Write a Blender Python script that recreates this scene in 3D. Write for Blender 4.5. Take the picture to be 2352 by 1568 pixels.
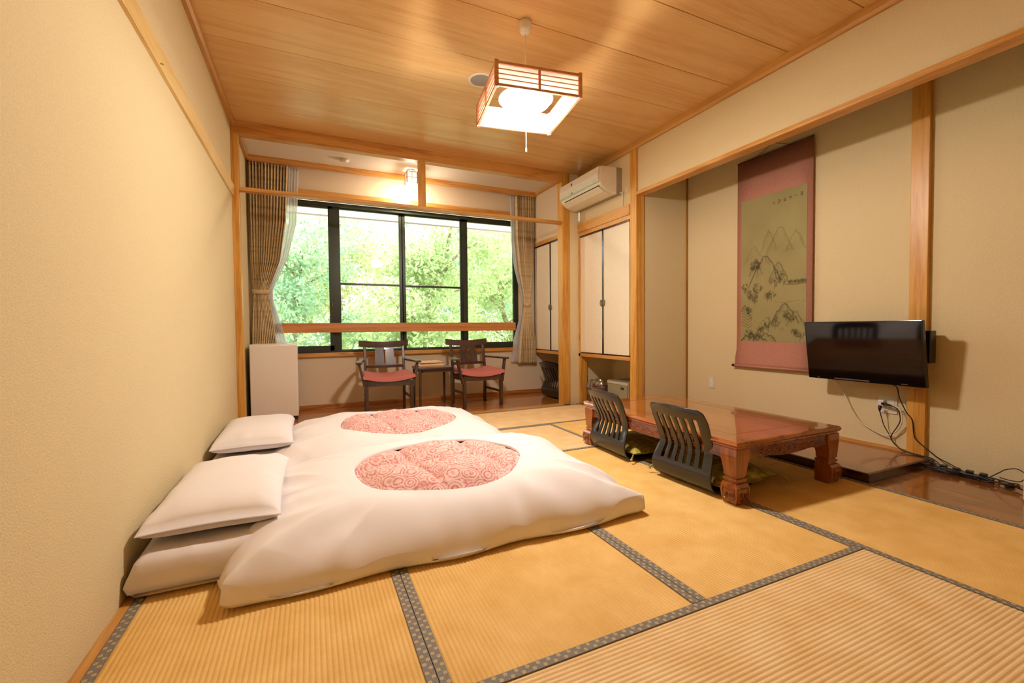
import bpy, math, random
import numpy as np
from mathutils import Vector, Matrix, noise
random.seed(7)
PI = math.pi
sc = bpy.context.scene
for o in list(bpy.data.objects): bpy.data.objects.remove(o)

# ------------------------------------------------------------------ camera, world, sun, exposure
FPX, YAW, PIT, ROL = 1012.0, .4283, -.0298, -.0092
cam_d = bpy.data.cameras.new('camera'); cam = bpy.data.objects.new('camera', cam_d)
sc.collection.objects.link(cam); sc.camera = cam
cam_d.sensor_width = 36.0; cam_d.lens = FPX/2352*36.0; cam_d.clip_start = .02; cam_d.clip_end = 300
def _cam():
    cy, sy, cp, sp, cr, sr = math.cos(YAW), math.sin(YAW), math.cos(PIT), math.sin(PIT), math.cos(ROL), math.sin(ROL)
    fw = Vector((sy*cp, cy*cp, sp)); ri = Vector((cy, -sy, 0)); up = ri.cross(fw)
    r = ri*cr+up*sr; u = -ri*sr+up*cr
    M = Matrix((r, u, -fw)).transposed().to_4x4(); M.translation = (0, 0, .955)
    return M
cam.matrix_world = _cam()

def srgb(h):
    if isinstance(h, str): h = [int(h[i:i+2], 16)/255 for i in (0, 2, 4)]
    return tuple(c/12.92 if c <= .04045 else ((c+.055)/1.055)**2.4 for c in h)+(1.0,)

w = bpy.data.worlds.new('sky'); sc.world = w; w.use_nodes = True
nt = w.node_tree; bg = nt.nodes['Background']
tcw = nt.nodes.new('ShaderNodeTexCoord'); sepw = nt.nodes.new('ShaderNodeSeparateXYZ'); rmp = nt.nodes.new('ShaderNodeValToRGB')
nt.links.new(tcw.outputs['Generated'], sepw.inputs[0]); nt.links.new(sepw.outputs['Z'], rmp.inputs[0]); nt.links.new(rmp.outputs[0], bg.inputs[0])
rmp.color_ramp.elements[0].position = 0; rmp.color_ramp.elements[0].color = (.95, .97, 1, 1)
rmp.color_ramp.elements[1].position = 1; rmp.color_ramp.elements[1].color = (.72, .84, 1, 1)
bg.inputs[1].default_value = 6.0
sun_d = bpy.data.lights.new('sun', 'SUN'); sun_d.energy = 14.0; sun_d.angle = math.radians(1.5); sun_d.color = (1, .95, .86)
sun = bpy.data.objects.new('sun', sun_d); sc.collection.objects.link(sun)
sun.rotation_euler = (math.radians(-30), math.radians(8), 0); sun.location = (0, 0, 12)
LAMP_W = 190.0
sc.view_settings.view_transform = 'Standard'; sc.view_settings.look = 'None'
sc.view_settings.exposure = 0.1; sc.view_settings.gamma = 1.0; sc.view_settings.use_curve_mapping = False
cy_ = sc.cycles
cy_.use_denoising = True; cy_.use_adaptive_sampling = True; cy_.adaptive_threshold = .07; cy_.max_bounces = 7; cy_.diffuse_bounces = 4; cy_.glossy_bounces = 4
cy_.transmission_bounces = 6; cy_.transparent_max_bounces = 16; cy_.sample_clamp_indirect = 6.0
cy_.caustics_reflective = False; cy_.caustics_refractive = False; cy_.blur_glossy = 0.5

# ------------------------------------------------------------------ helpers
class MB:
    def __init__(s): s.v = []; s.f = []; s.uv = None
    def add(s, vs, fs):
        b = len(s.v); s.v += [tuple(v) for v in vs]; s.f += [tuple(i+b for i in f) for f in fs]; return s
    def box(s, x0, x1, y0, y1, z0, z1):
        x0, x1 = min(x0, x1), max(x0, x1); y0, y1 = min(y0, y1), max(y0, y1); z0, z1 = min(z0, z1), max(z0, z1)
        v = [(x0,y0,z0),(x1,y0,z0),(x1,y1,z0),(x0,y1,z0),(x0,y0,z1),(x1,y0,z1),(x1,y1,z1),(x0,y1,z1)]
        return s.add(v, [(0,3,2,1),(4,5,6,7),(0,1,5,4),(1,2,6,5),(2,3,7,6),(3,0,4,7)])
    def prism(s, pts, axis, a, b):
        n = len(pts)
        def P(p, t):
            return {'x': (t, p[0], p[1]), 'y': (p[0], t, p[1]), 'z': (p[0], p[1], t)}[axis]
        v = [P(p, a) for p in pts]+[P(p, b) for p in pts]
        f = [tuple(range(n)), tuple(range(2*n-1, n-1, -1))]+[(i, i+n, (i+1) % n+n, (i+1) % n) for i in range(n)]
        return s.add(v, f)
    def tube(s, pts, r, n=8, cap=True):
        pts = [Vector(p) for p in pts]; m = len(pts)
        rr = r if isinstance(r, (list, tuple)) else [r]*m
        prev = None; vs = []
        for i, p in enumerate(pts):
            t = (pts[min(i+1, m-1)]-pts[max(i-1, 0)]).normalized()
            if prev is None:
                a = Vector((0, 0, 1)) if abs(t.z) < .9 else Vector((1, 0, 0)); u = t.cross(a).normalized()
            else:
                u = (prev-t*prev.dot(t)).normalized()
            prev = u; w_ = t.cross(u)
            for k in range(n):
                a = 2*PI*k/n; vs.append(p+(u*math.cos(a)+w_*math.sin(a))*rr[i])
        fs = [(i*n+k, i*n+(k+1) % n, (i+1)*n+(k+1) % n, (i+1)*n+k) for i in range(m-1) for k in range(n)]
        if cap: fs += [tuple(range(n-1, -1, -1)), tuple(range((m-1)*n, m*n))]
        return s.add(vs, fs)
    def lathe(s, prof, n=24, c=(0, 0), cap=True):
        vs = [(c[0]+r*math.cos(2*PI*k/n), c[1]+r*math.sin(2*PI*k/n), z) for r, z in prof for k in range(n)]
        m = len(prof)
        fs = [(i*n+k, i*n+(k+1) % n, (i+1)*n+(k+1) % n, (i+1)*n+k) for i in range(m-1) for k in range(n)]
        if cap: fs += [tuple(range(n-1, -1, -1)), tuple(range((m-1)*n, m*n))]
        return s.add(vs, fs)
    def grid(s, P):
        # P: rows x cols array of points
        R, C_ = len(P), len(P[0]); vs = [p for row in P for p in row]
        return s.add(vs, [(i*C_+j, i*C_+j+1, (i+1)*C_+j+1, (i+1)*C_+j) for i in range(R-1) for j in range(C_-1)])
def build(name, mb, mat, parent=None, loc=(0, 0, 0), rz=0, smooth=False, bevel=0, seg=2, subsurf=0, solid=0, fixn=True):
    me = bpy.data.meshes.new(name); me.from_pydata(mb.v, [], mb.f); me.update()
    if fixn:
        import bmesh
        bm = bmesh.new(); bm.from_mesh(me); bmesh.ops.recalc_face_normals(bm, faces=bm.faces); bm.to_mesh(me); bm.free()
    if mb.uv:
        ul = me.uv_layers.new(name='UVMap')
        for p in me.polygons:
            for li in p.loop_indices: ul.data[li].uv = mb.uv[me.loops[li].vertex_index]
    if smooth: me.polygons.foreach_set('use_smooth', [True]*len(me.polygons))
    if mat: me.materials.append(mat)
    o = bpy.data.objects.new(name, me); sc.collection.objects.link(o)
    o.location = loc; o.rotation_euler = (0, 0, rz)
    if parent: o.parent = parent
    if solid:
        m = o.modifiers.new('solid', 'SOLIDIFY'); m.thickness = solid; m.offset = 0
    if bevel:
        m = o.modifiers.new('bevel', 'BEVEL'); m.width = bevel; m.segments = seg; m.limit_method = 'ANGLE'; m.angle_limit = math.radians(35)
    if subsurf:
        m = o.modifiers.new('sub', 'SUBSURF'); m.levels = subsurf; m.render_levels = subsurf
    return o
def B(*a): return MB().box(*a)
def tag(o, label, cat, group=None, kind=None):
    o['label'] = label; o['category'] = cat
    if group: o['group'] = group
    if kind: o['kind'] = kind
    return o
def thing(name, label, cat, loc=(0, 0, 0), rz=0, group=None):
    o = bpy.data.objects.new(name, None); o.empty_display_size = .1; sc.collection.objects.link(o)
    o.location = loc; o.rotation_euler = (0, 0, rz); return tag(o, label, cat, group)
def struct(name, mb, mat, parent=None, **k):
    o = build(name, mb, mat, parent, **k)
    if parent is None: o['kind'] = 'structure'
    return o
def copy_tree(o, parent=None):
    c = o.copy(); sc.collection.objects.link(c); c.parent = parent
    for ch in list(o.children): copy_tree(ch, c)
    return c

# ------------------------------------------------------------------ materials
def newmat(name):
    m = bpy.data.materials.new(name); m.use_nodes = True
    return m, m.node_tree, m.node_tree.nodes['Principled BSDF']
def N(nt, t, **k):
    n = nt.nodes.new(t)
    for a, b in k.items():
        if a[0] == '_': n.inputs[a[1:]].default_value = b
        else: setattr(n, a, b)
    return n
def ramp(nt, stops):
    n = nt.nodes.new('ShaderNodeValToRGB'); e = n.color_ramp.elements
    e[0].position, e[0].color = stops[0]; e[1].position, e[1].color = stops[-1]
    for p, c in stops[1:-1]:
        x = e.new(p); x.color = c
    return n
def coords(nt, scale=(1, 1, 1), kind='Object', rnd=0.0):
    tc = N(nt, 'ShaderNodeTexCoord'); mp = N(nt, 'ShaderNodeMapping'); mp.inputs['Scale'].default_value = scale
    nt.links.new(tc.outputs[kind], mp.inputs[0])
    if rnd:
        oi = N(nt, 'ShaderNodeObjectInfo'); mu = N(nt, 'ShaderNodeMath', operation='MULTIPLY'); mu.inputs[1].default_value = rnd
        nt.links.new(oi.outputs['Random'], mu.inputs[0]); nt.links.new(mu.outputs[0], mp.inputs['Location'])
    return mp.outputs[0]
def bump(nt, bsdf, h, strength, dist=.002):
    b = N(nt, 'ShaderNodeBump'); b.inputs['Strength'].default_value = strength; b.inputs['Distance'].default_value = dist
    nt.links.new(h, b.inputs['Height']); nt.links.new(b.outputs[0], bsdf.inputs['Normal']); return b
def plain(name, col, rough=.5, metal=0, emit=None, es=0, spec=.5, var=.06, vs=25, bmp=0, bs=200, coat=0):
    m, nt, b = newmat(name)
    c = srgb(col) if isinstance(col, str) else col
    no = N(nt, 'ShaderNodeTexNoise'); no.inputs['Scale'].default_value = vs; no.inputs['Detail'].default_value = 4
    nt.links.new(coords(nt), no.inputs['Vector'])
    r = ramp(nt, [(.3, tuple(x*(1-var) for x in c[:3])+(1,)), (.7, tuple(min(1, x*(1+var)) for x in c[:3])+(1,))])
    nt.links.new(no.outputs[0], r.inputs[0]); nt.links.new(r.outputs[0], b.inputs['Base Color'])
    b.inputs['Roughness'].default_value = rough; b.inputs['Metallic'].default_value = metal
    b.inputs['Specular IOR Level'].default_value = spec; b.inputs['Coat Weight'].default_value = coat
    if emit:
        b.inputs['Emission Color'].default_value = emit; b.inputs['Emission Strength'].default_value = es
    if bmp:
        n2 = N(nt, 'ShaderNodeTexNoise'); n2.inputs['Scale'].default_value = bs; n2.inputs['Detail'].default_value = 3
        nt.links.new(coords(nt), n2.inputs['Vector']); bump(nt, b, n2.outputs[0], bmp)
    return m
def wood(name, c1, c2, axis='x', fine=60, band=5, rough=.35, coat=0, rnd=31.0, contrast=.5, spec=.5, dist=.6, coatr=.1):
    """grain runs along axis"""
    m, nt, b = newmat(name)
    st = {'x': (.06, 1, 1), 'y': (1, .06, 1), 'z': (1, 1, .06)}[axis]
    v = coords(nt, st, rnd=rnd)
    n1 = N(nt, 'ShaderNodeTexNoise'); n1.inputs['Scale'].default_value = band; n1.inputs['Detail'].default_value = 5; n1.inputs['Distortion'].default_value = dist
    n2 = N(nt, 'ShaderNodeTexNoise'); n2.inputs['Scale'].default_value = fine*2; n2.inputs['Detail'].default_value = 3
    nt.links.new(v, n1.inputs['Vector']); nt.links.new(v, n2.inputs['Vector'])
    mu = N(nt, 'ShaderNodeMath', operation='MULTIPLY'); mu.inputs[1].default_value = band*1.6
    si = N(nt, 'ShaderNodeMath', operation='PINGPONG'); si.inputs[1].default_value = .5
    nt.links.new(n1.outputs[0], mu.inputs[0]); nt.links.new(mu.outputs[0], si.inputs[0])
    ad = N(nt, 'ShaderNodeMath', operation='ADD'); nt.links.new(si.outputs[0], ad.inputs[0])
    m2 = N(nt, 'ShaderNodeMath', operation='MULTIPLY'); m2.inputs[1].default_value = .9; nt.links.new(n2.outputs[0], m2.inputs[0])
    nt.links.new(m2.outputs[0], ad.inputs[1])
    a, c = srgb(c1), srgb(c2)
    r = ramp(nt, [(.35, c), (.35+contrast, a)])
    nt.links.new(ad.outputs[0], r.inputs[0]); nt.links.new(r.outputs[0], b.inputs['Base Color'])
    b.inputs['Roughness'].default_value = rough; b.inputs['Coat Weight'].default_value = coat; b.inputs['Coat Roughness'].default_value = coatr
    b.inputs['Specular IOR Level'].default_value = spec
    bump(nt, b, ad.outputs[0], .08, .001)
    return m
def wallpaper(name, col, sc1=140, st=.35, var=.05):
    m, nt, b = newmat(name); c = srgb(col); v = coords(nt)
    n1 = N(nt, 'ShaderNodeTexNoise'); n1.inputs['Scale'].default_value = sc1; n1.inputs['Detail'].default_value = 5; n1.inputs['Roughness'].default_value = .65
    n2 = N(nt, 'ShaderNodeTexVoronoi'); n2.inputs['Scale'].default_value = sc1*1.5
    nt.links.new(v, n1.inputs['Vector']); nt.links.new(v, n2.inputs['Vector'])
    ad = N(nt, 'ShaderNodeMath', operation='ADD'); nt.links.new(n1.outputs[0], ad.inputs[0]); nt.links.new(n2.outputs['Distance'], ad.inputs[1])
    r = ramp(nt, [(.35, tuple(x*(1-var*1.6) for x in c[:3])+(1,)), (.75, tuple(min(1, x*(1+var)) for x in c[:3])+(1,))])
    nt.links.new(n1.outputs[0], r.inputs[0]); nt.links.new(r.outputs[0], b.inputs['Base Color'])
    b.inputs['Roughness'].default_value = .9; b.inputs['Specular IOR Level'].default_value = .15
    bump(nt, b, ad.outputs[0], st, .003)
    return m

W_TRIM_Y = wood('hinoki_y', 'D9A45C', 'BE8238', 'y', rough=.4)
W_TRIM_X = wood('hinoki_x', 'D29A52', 'B4762F', 'x', rough=.4)
W_TRIM_Z = wood('hinoki_z', 'D9A049', 'BC7D2C', 'z', rough=.38)
W_CEIL = wood('ceiling_cedar', 'E3B87C', 'D5A264', 'x', fine=45, band=2.6, rough=.32, contrast=.45, dist=1.4, rnd=57)
W_CEILTRIM = wood('ceiling_trim_wood', 'CF9A52', 'B98240', 'y', rough=.4)
W_FLOOR = wood('glossy_floorboard', 'B9773A', '8E4F1C', 'x', rough=.25, coat=.6, fine=40)
W_TOKO = wood('toko_board', '9C5A1C', '6B3408', 'y', rough=.2, coat=.8, band=3.5, fine=30, dist=2.0)
W_TOKO2 = wood('toko_platform_board', '9A5426', '6E3512', 'y', rough=.18, coat=.8, band=3, fine=30)
W_LACQ = plain('dark_lacquer', '38130A', .22, coat=.5)
W_TABLE = wood('rosewood_lacquer', 'A85C22', '7E3B10', 'y', fine=30, band=2.5, rough=.16, coat=1.0, dist=1.2, coatr=.05)
W_TABLE_D = wood('rosewood_dark', '7A3B14', '51230A', 'y', fine=30, band=3, rough=.2, coat=.9)
W_TABLE_L = wood('rosewood_leg', '9A5218', '6F3009', 'z', fine=30, band=3, rough=.22, coat=.7)
W_CHAIR = wood('walnut_chair', '4E352A', '33211A', 'z', rough=.35, coat=.2)
W_CHAIR_X = wood('walnut_chair_x', '4E352A', '33211A', 'x', rough=.35, coat=.2)
WALL = wallpaper('wall_paper_beige', 'E2CFA4')
WALL_S = wallpaper('sunroom_wall_paper', 'E2CFB2', st=.2)
CEIL_W = wallpaper('sunroom_ceiling_paper', 'EFE6D8', st=.15)
WHITE = plain('white_plastic', 'E9E4DA', .35, var=.02)
WHITE2 = plain('off_white_plastic', 'DDD6C6', .4, var=.02)
CREAM = plain('cream_door_paper', 'EFE3CB', .75, var=.02, bmp=.1)
BLACKP = plain('black_plastic', '141213', .3, var=.05)
SCREEN = plain('tv_screen', '0A0809', .07, var=.0, spec=.6)
GLOSSB = plain('glossy_black_frame', '0C0A0B', .12, var=0)
ALU = plain('dark_bronze_sash', '33382C', .35, .3, var=.05)
METAL = plain('brushed_metal', 'A79B84', .3, .9)
BRASS = plain('antique_brass', '8A7A50', .35, .8)
PINK_SEAT = plain('rose_seat_fabric', 'C06A5C', .8, var=.08, vs=300, bmp=.3, bs=700)
COTTON = plain('white_cotton', 'F1E9E8', .85, var=.012, vs=6, bmp=.12, bs=900, spec=.2)
COTTON2 = plain('white_sheet', 'EAE0DE', .85, var=.012, vs=6, bmp=.12, bs=900, spec=.2)
BEIGE_CLOTH = plain('folded_cloth', 'E2BE92', .85, var=.1, vs=60, bmp=.3, bs=300)
BLACKW = plain('black_bentwood', '221E1D', .32, var=.15, vs=8, coat=.3)
PULP = plain('grey_safe', 'A5A08C', .4, .3)
CABLE_B = plain('black_cable', '17110D', .4)
CABLE_W = plain('white_cable', 'E3D3B4', .45)
RUBBER = plain('outlet_dark', '3A3026', .6)

def tatami_mat(name, c1, c2, along):
    m, nt, b = newmat(name)
    s = (1, 1, 1)
    v = coords(nt, (1, 1, 1), rnd=9)
    nz = N(nt, 'ShaderNodeTexNoise'); nz.inputs['Scale'].default_value = 7; nz.inputs['Detail'].default_value = 6; nt.links.new(v, nz.inputs['Vector'])
    # rushes run across the mat: fine streaks perpendicular to the ribs
    sv = coords(nt, (30, 700, 1) if along == 'y' else (700, 30, 1))
    n2 = N(nt, 'ShaderNodeTexNoise'); n2.inputs['Scale'].default_value = 1.0; n2.inputs['Detail'].default_value = 2; nt.links.new(sv, n2.inputs['Vector'])
    ad = N(nt, 'ShaderNodeMath', operation='MULTIPLY_ADD'); ad.inputs[1].default_value = .55; nt.links.new(n2.outputs[0], ad.inputs[0]); nt.links.new(nz.outputs[0], ad.inputs[2])
    r = ramp(nt, [(.5, srgb(c2)), (1.0, srgb(c1))]); nt.links.new(ad.outputs[0], r.inputs[0])
    nt.links.new(r.outputs[0], b.inputs['Base Color'])
    b.inputs['Roughness'].default_value = .62; b.inputs['Specular IOR Level'].default_value = .3
    bump(nt, b, n2.outputs[0], .5, .0012)
    return m
TAT_Y = tatami_mat('tatami_rush_y', 'F0C67C', 'DEAE5C', 'y')
TAT_X = tatami_mat('tatami_rush_x_sheen', 'F6D6A2', 'E8BF82', 'x')  # paler base colour paints in the sheen of ribs seen crosswise
def heri_mat():
    m, nt, b = newmat('tatami_border_cloth')
    tc = N(nt, 'ShaderNodeTexCoord'); sp = N(nt, 'ShaderNodeSeparateXYZ'); nt.links.new(tc.outputs['UV'], sp.inputs[0])
    def mt(op, a, bb=None, c=None):
        n = N(nt, 'ShaderNodeMath', operation=op)
        for i, x in enumerate((a, bb, c)):
            if x is None: continue
            if isinstance(x, (int, float)): n.inputs[i].default_value = x
            else: nt.links.new(x, n.inputs[i])
        return n.outputs[0]
    u, v = sp.outputs['X'], sp.outputs['Y']   # metres: u along, v across 0..0.03
    def row(v0, off):
        uu = mt('ADD', u, off); fr = mt('SUBTRACT', mt('FRACT', mt('DIVIDE', uu, .034)), .5); du = mt('ABSOLUTE', mt('MULTIPLY', fr, .034))
        dv = mt('ABSOLUTE', mt('SUBTRACT', v, v0))
        d = mt('ADD', mt('MULTIPLY', mt('MAXIMUM', du, dv), .8), mt('MULTIPLY', mt('ADD', du, dv), .25))
        sq = mt('LESS_THAN', d, .0062); hole = mt('GREATER_THAN', mt('ADD', du, dv), .0016)
        return mt('MULTIPLY', sq, hole)
    pat = mt('MAXIMUM', row(.008, 0), row(.0225, .017))
    n = N(nt, 'ShaderNodeTexNoise'); n.inputs['Scale'].default_value = 260; nt.links.new(tc.outputs['UV'], n.inputs['Vector'])
    r = ramp(nt, [(.35, srgb('6E6658')), (.7, srgb('8C8684'))]); nt.links.new(n.outputs[0], r.inputs[0])
    mx = N(nt, 'ShaderNodeMix', data_type='RGBA'); nt.links.new(pat, mx.inputs[0]); nt.links.new(r.outputs[0], mx.inputs[6]); mx.inputs[7].default_value = srgb('BDA572')
    nt.links.new(mx.outputs[2], b.inputs['Base Color']); b.inputs['Roughness'].default_value = .7
    return m
HERI = heri_mat()

def glass_mat():
    m = bpy.data.materials.new('window_glass'); m.use_nodes = True; nt = m.node_tree; nt.nodes.clear()
    out = N(nt, 'ShaderNodeOutputMaterial'); tr = N(nt, 'ShaderNodeBsdfTransparent'); gl = N(nt, 'ShaderNodeBsdfGlossy'); gl.inputs['Roughness'].default_value = .02
    mx = N(nt, 'ShaderNodeMixShader'); fr = N(nt, 'ShaderNodeFresnel'); fr.inputs[0].default_value = 1.45
    tr.inputs[0].default_value = (.96, .98, .96, 1)
    nt.links.new(fr.outputs[0], mx.inputs[0]); nt.links.new(tr.outputs[0], mx.inputs[1]); nt.links.new(gl.outputs[0], mx.inputs[2]); nt.links.new(mx.outputs[0], out.inputs[0])
    return m
GLASS = glass_mat()
def translucent(name, col, tw=.5, alpha=0.0, bmpscale=None):
    m = bpy.data.materials.new(name); m.use_nodes = True; nt = m.node_tree; nt.nodes.clear()
    out = N(nt, 'ShaderNodeOutputMaterial'); d = N(nt, 'ShaderNodeBsdfDiffuse'); t = N(nt, 'ShaderNodeBsdfTranslucent'); mx = N(nt, 'ShaderNodeMixShader')
    d.inputs[0].default_value = srgb(col); t.inputs[0].default_value = srgb(col); mx.inputs[0].default_value = tw
    nt.links.new(d.outputs[0], mx.inputs[1]); nt.links.new(t.outputs[0], mx.inputs[2]); last = mx.outputs[0]
    if alpha:
        tr = N(nt, 'ShaderNodeBsdfTransparent'); m2 = N(nt, 'ShaderNodeMixShader')
        wv = N(nt, 'ShaderNodeTexNoise'); wv.inputs['Scale'].default_value = 300; nt.links.new(coords(nt, (1, 1, .2)), wv.inputs['Vector'])
        ma = N(nt, 'ShaderNodeMath', operation='MULTIPLY_ADD'); ma.inputs[1].default_value = .3; ma.inputs[2].default_value = alpha-.15; nt.links.new(wv.outputs[0], ma.inputs[0])
        nt.links.new(ma.outputs[0], m2.inputs[0]); nt.links.new(last, m2.inputs[1]); nt.links.new(tr.outputs[0], m2.inputs[2]); last = m2.outputs[0]
    nt.links.new(last, out.inputs[0]); return m
PAPER = translucent('shoji_paper', 'FBF3EC', .6)
SHEER = translucent('sheer_curtain_cloth', 'F6F4F4', .6, .38)
def curtain_mat():
    m, nt, b = newmat('woven_curtain_cloth'); v = coords(nt)
    wv = N(nt, 'ShaderNodeTexNoise'); wv.inputs['Scale'].default_value = 1; wv.inputs['Detail'].default_value = 4
    nt.links.new(coords(nt, (300, 300, 40)), wv.inputs['Vector'])
    w2 = N(nt, 'ShaderNodeTexNoise'); w2.inputs['Scale'].default_value = 1; nt.links.new(coords(nt, (.5, .5, 22)), w2.inputs['Vector'])
    ad = N(nt, 'ShaderNodeMath', operation='ADD'); nt.links.new(wv.outputs[0], ad.inputs[0]); nt.links.new(w2.outputs[0], ad.inputs[1])
    r = ramp(nt, [(.75, srgb('B09468')), (1.2 if False else 1.0, srgb('D6BD93'))]); nt.links.new(ad.outputs[0], r.inputs[0])
    nt.links.new(r.outputs[0], b.inputs['Base Color']); b.inputs['Roughness'].default_value = .85; b.inputs['Specular IOR Level'].default_value = .1
    bump(nt, b, wv.outputs[0], .25, .001)
    return m
CURTAIN = curtain_mat()
def quilt_mat():
    m, nt, b = newmat('pink_paisley_quilt'); v = coords(nt)
    vo = N(nt, 'ShaderNodeTexVoronoi'); vo.inputs['Scale'].default_value = 15; nt.links.new(v, vo.inputs['Vector'])
    n1 = N(nt, 'ShaderNodeTexNoise'); n1.inputs['Scale'].default_value = 38; n1.inputs['Detail'].default_value = 6; n1.inputs['Distortion'].default_value = 2.5; nt.links.new(v, n1.inputs['Vector'])
    mu = N(nt, 'ShaderNodeMath', operation='MULTIPLY'); mu.inputs[1].default_value = 5; nt.links.new(vo.outputs['Distance'], mu.inputs[0])
    pp = N(nt, 'ShaderNodeMath', operation='PINGPONG'); pp.inputs[1].default_value = .5; nt.links.new(mu.outputs[0], pp.inputs[0])
    ad = N(nt, 'ShaderNodeMath', operation='ADD'); nt.links.new(pp.outputs[0], ad.inputs[0]); nt.links.new(n1.outputs[0], ad.inputs[1])
    r = ramp(nt, [(.42, srgb('C9706C')), (.6, srgb('DE9A94')), (.8, srgb('EBC0B8')), (1, srgb('F0D2CA'))])
    nt.links.new(ad.outputs[0], r.inputs[0]); nt.links.new(r.outputs[0], b.inputs['Base Color']); b.inputs['Roughness'].default_value = .8
    bump(nt, b, n1.outputs[0], .1, .002)
    return m
QUILT = quilt_mat()
def zab_mat():
    m, nt, b = newmat('olive_floral_cushion'); v = coords(nt)
    vo = N(nt, 'ShaderNodeTexVoronoi'); vo.inputs['Scale'].default_value = 22; nt.links.new(v, vo.inputs['Vector'])
    n1 = N(nt, 'ShaderNodeTexNoise'); n1.inputs['Scale'].default_value = 12; n1.inputs['Distortion'].default_value = 1.5; nt.links.new(v, n1.inputs['Vector'])
    r = ramp(nt, [(.3, srgb('7E7A1E')), (.5, srgb('A89A30')), (.7, srgb('D6BC62'))]); nt.links.new(n1.outputs[0], r.inputs[0])
    nt.links.new(r.outputs[0], b.inputs['Base Color']); b.inputs['Roughness'].default_value = .75
    bump(nt, b, vo.outputs['Distance'], .2, .004)
    return m
ZAB = zab_mat()

# ================================================================== STRUCTURE
XL, XR, XB, YP, YW, ZC, YB = -.622, 3.08, 3.80, 4.70, 5.80, 2.86, -1.7
XC = 3.0                                   # sunroom cupboard face
# ---- floor with tatami mats, heri and boards
floor = struct('floor', B(-.8, 4.2, YB-.1, 6.0, -.12, -.03), plain('subfloor', '6A5232', .9))
def heri(mat, x0, x1, y0, y1):
    z = .0022; mb = MB(); mb.box(x0, x1, y0, y1, -.006, z)
    L = 'y' if (y1-y0) > (x1-x0) else 'x'
    mb.uv = [((v[1]-y0, v[0]-x0) if L == 'y' else (v[0]-x0, v[1]-y0)) for v in mb.v]
    build('border_cloth', mb, HERI, mat)
def tatami(x0, x1, y0, y1, along, sides):
    g = .0012; x0 += g; x1 -= g; y0 += g; y1 -= g
    a0, a1 = (x0, x1) if along == 'y' else (y0, y1)
    n = max(1, round((a1-a0)/.0152)); K = 6; prof = []
    for i in range(n*K+1):
        t = i/(n*K); ph = (i % K)/K
        prof.append((a0+(a1-a0)*t, -.0003-.0022*(.5+.5*math.cos(2*PI*ph))**1.6))
    pts = [(a0, -.028)]+prof+[(a1, -.028)]
    mb = MB()
    if along == 'y': mb.prism(pts, 'y', y0, y1)
    else: mb.prism(pts, 'x', x0, x1)
    m = build('tatami_mat', mb, TAT_Y if along == 'y' else TAT_X, floor)
    if 'l' in sides: heri(m, x0, x0+.03, y0, y1)
    if 'r' in sides: heri(m, x1-.03, x1, y0, y1)
    if 'n' in sides: heri(m, x0, x1, y0, y0+.03)
    if 'f' in sides: heri(m, x0, x1, y1-.03, y1)
    return m
G = [-.592, .297, 1.211, 2.132, 3.037]
T1, T2, T3 = 1.10, 2.914, 3.82
tatami(G[0], G[1], T1, T2, 'y', 'lr'); tatami(G[1], G[2], T1, T2, 'y', 'lr'); tatami(G[2], G[3], T1, T2, 'y', 'lr')
tatami(G[3], G[4], .19, 2.0, 'y', 'lr'); tatami(G[3], G[4], 2.0, T3, 'y', 'lr')
tatami(G[1], G[3], .19, T1, 'x', 'nf'); tatami(G[0], G[1], -.72, T1, 'y', 'lr')
tatami(G[1], G[3], T2, T3, 'x', 'nf'); tatami(G[0], G[1], T2, 4.66, 'y', 'lr')
tatami(G[2], G[4], T3, 4.66, 'x', 'nf'); tatami(G[1], G[2], T3, 4.66, 'x', 'nf')
tatami(G[1], G[3], -.72, .19, 'x', 'nf'); tatami(G[3], G[4], YB, .19, 'y', 'lr'); tatami(G[0], G[3], YB, -.72, 'x', 'nf')
# threshold between tatami and sunroom, tatami edging board along the left wall
struct('trim_1', B(G[0], 2.84, 4.66, 4.80, -.03, .003), W_TRIM_X, bevel=.002)
struct('baseboard_left', B(XL, G[0], YB, 4.70, -.03, .004), W_TRIM_Y, bevel=.002)
# sunroom floorboards
yy = 4.80; k = 0
while yy < 5.79:
    y1 = min(yy+.11, 5.80); 
    for (xa, xb) in ((XL, .9+.5*(k % 2)), (.9+.5*(k % 2), 3.45)):
        build('floorboard', B(xa, xb-.001, yy, y1-.0012, -.03, -.001), W_FLOOR, floor, bevel=.001)
    yy = y1; k += 1
# toko board floor beside the platform
for i, (ya, yb) in enumerate(((YB, -.4), (-.4, .62), (.62, 1.60))):
    build('floorboard', B(G[4]+.001, 3.83, ya, yb-.001, -.03, .002), W_TOKO, floor)
# closet floor
build('floorboard', B(3.04, 3.7, 3.64, 4.80, -.03, -.002), W_FLOOR, floor)
# raised toko platform
struct('trim_2', B(3.040, 3.80, 1.50, 3.64, .0, .0555), W_LACQ, bevel=.004)
build('platform_board', B(3.052, 3.80, 1.512, 3.64, .05, .0575), W_TOKO2, bpy.data.objects['trim_2'], bevel=.001)

# ---- walls
struct('wall_left', B(XL-.15, XL, YB, YW+.1, -.05, 3.0), WALL)
struct('wall_back', B(XL-.15, 4.1, YB-.12, YB, -.05, 3.0), WALL)
# window wall with its opening
WX0, WX1, WZ0, WZ1 = -.50, 2.76, .68, 2.50
mb = B(XL, WX0, YW, YW+.14, -.05, 3.0); mb.box(WX1, 3.6, YW, YW+.14, -.05, 3.0); mb.box(WX0, WX1, YW, YW+.14, -.05, WZ0-.045); mb.box(WX0, WX1, YW, YW+.14, WZ1+.1, 3.0)
struct('wall_window', mb, WALL_S)
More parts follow.
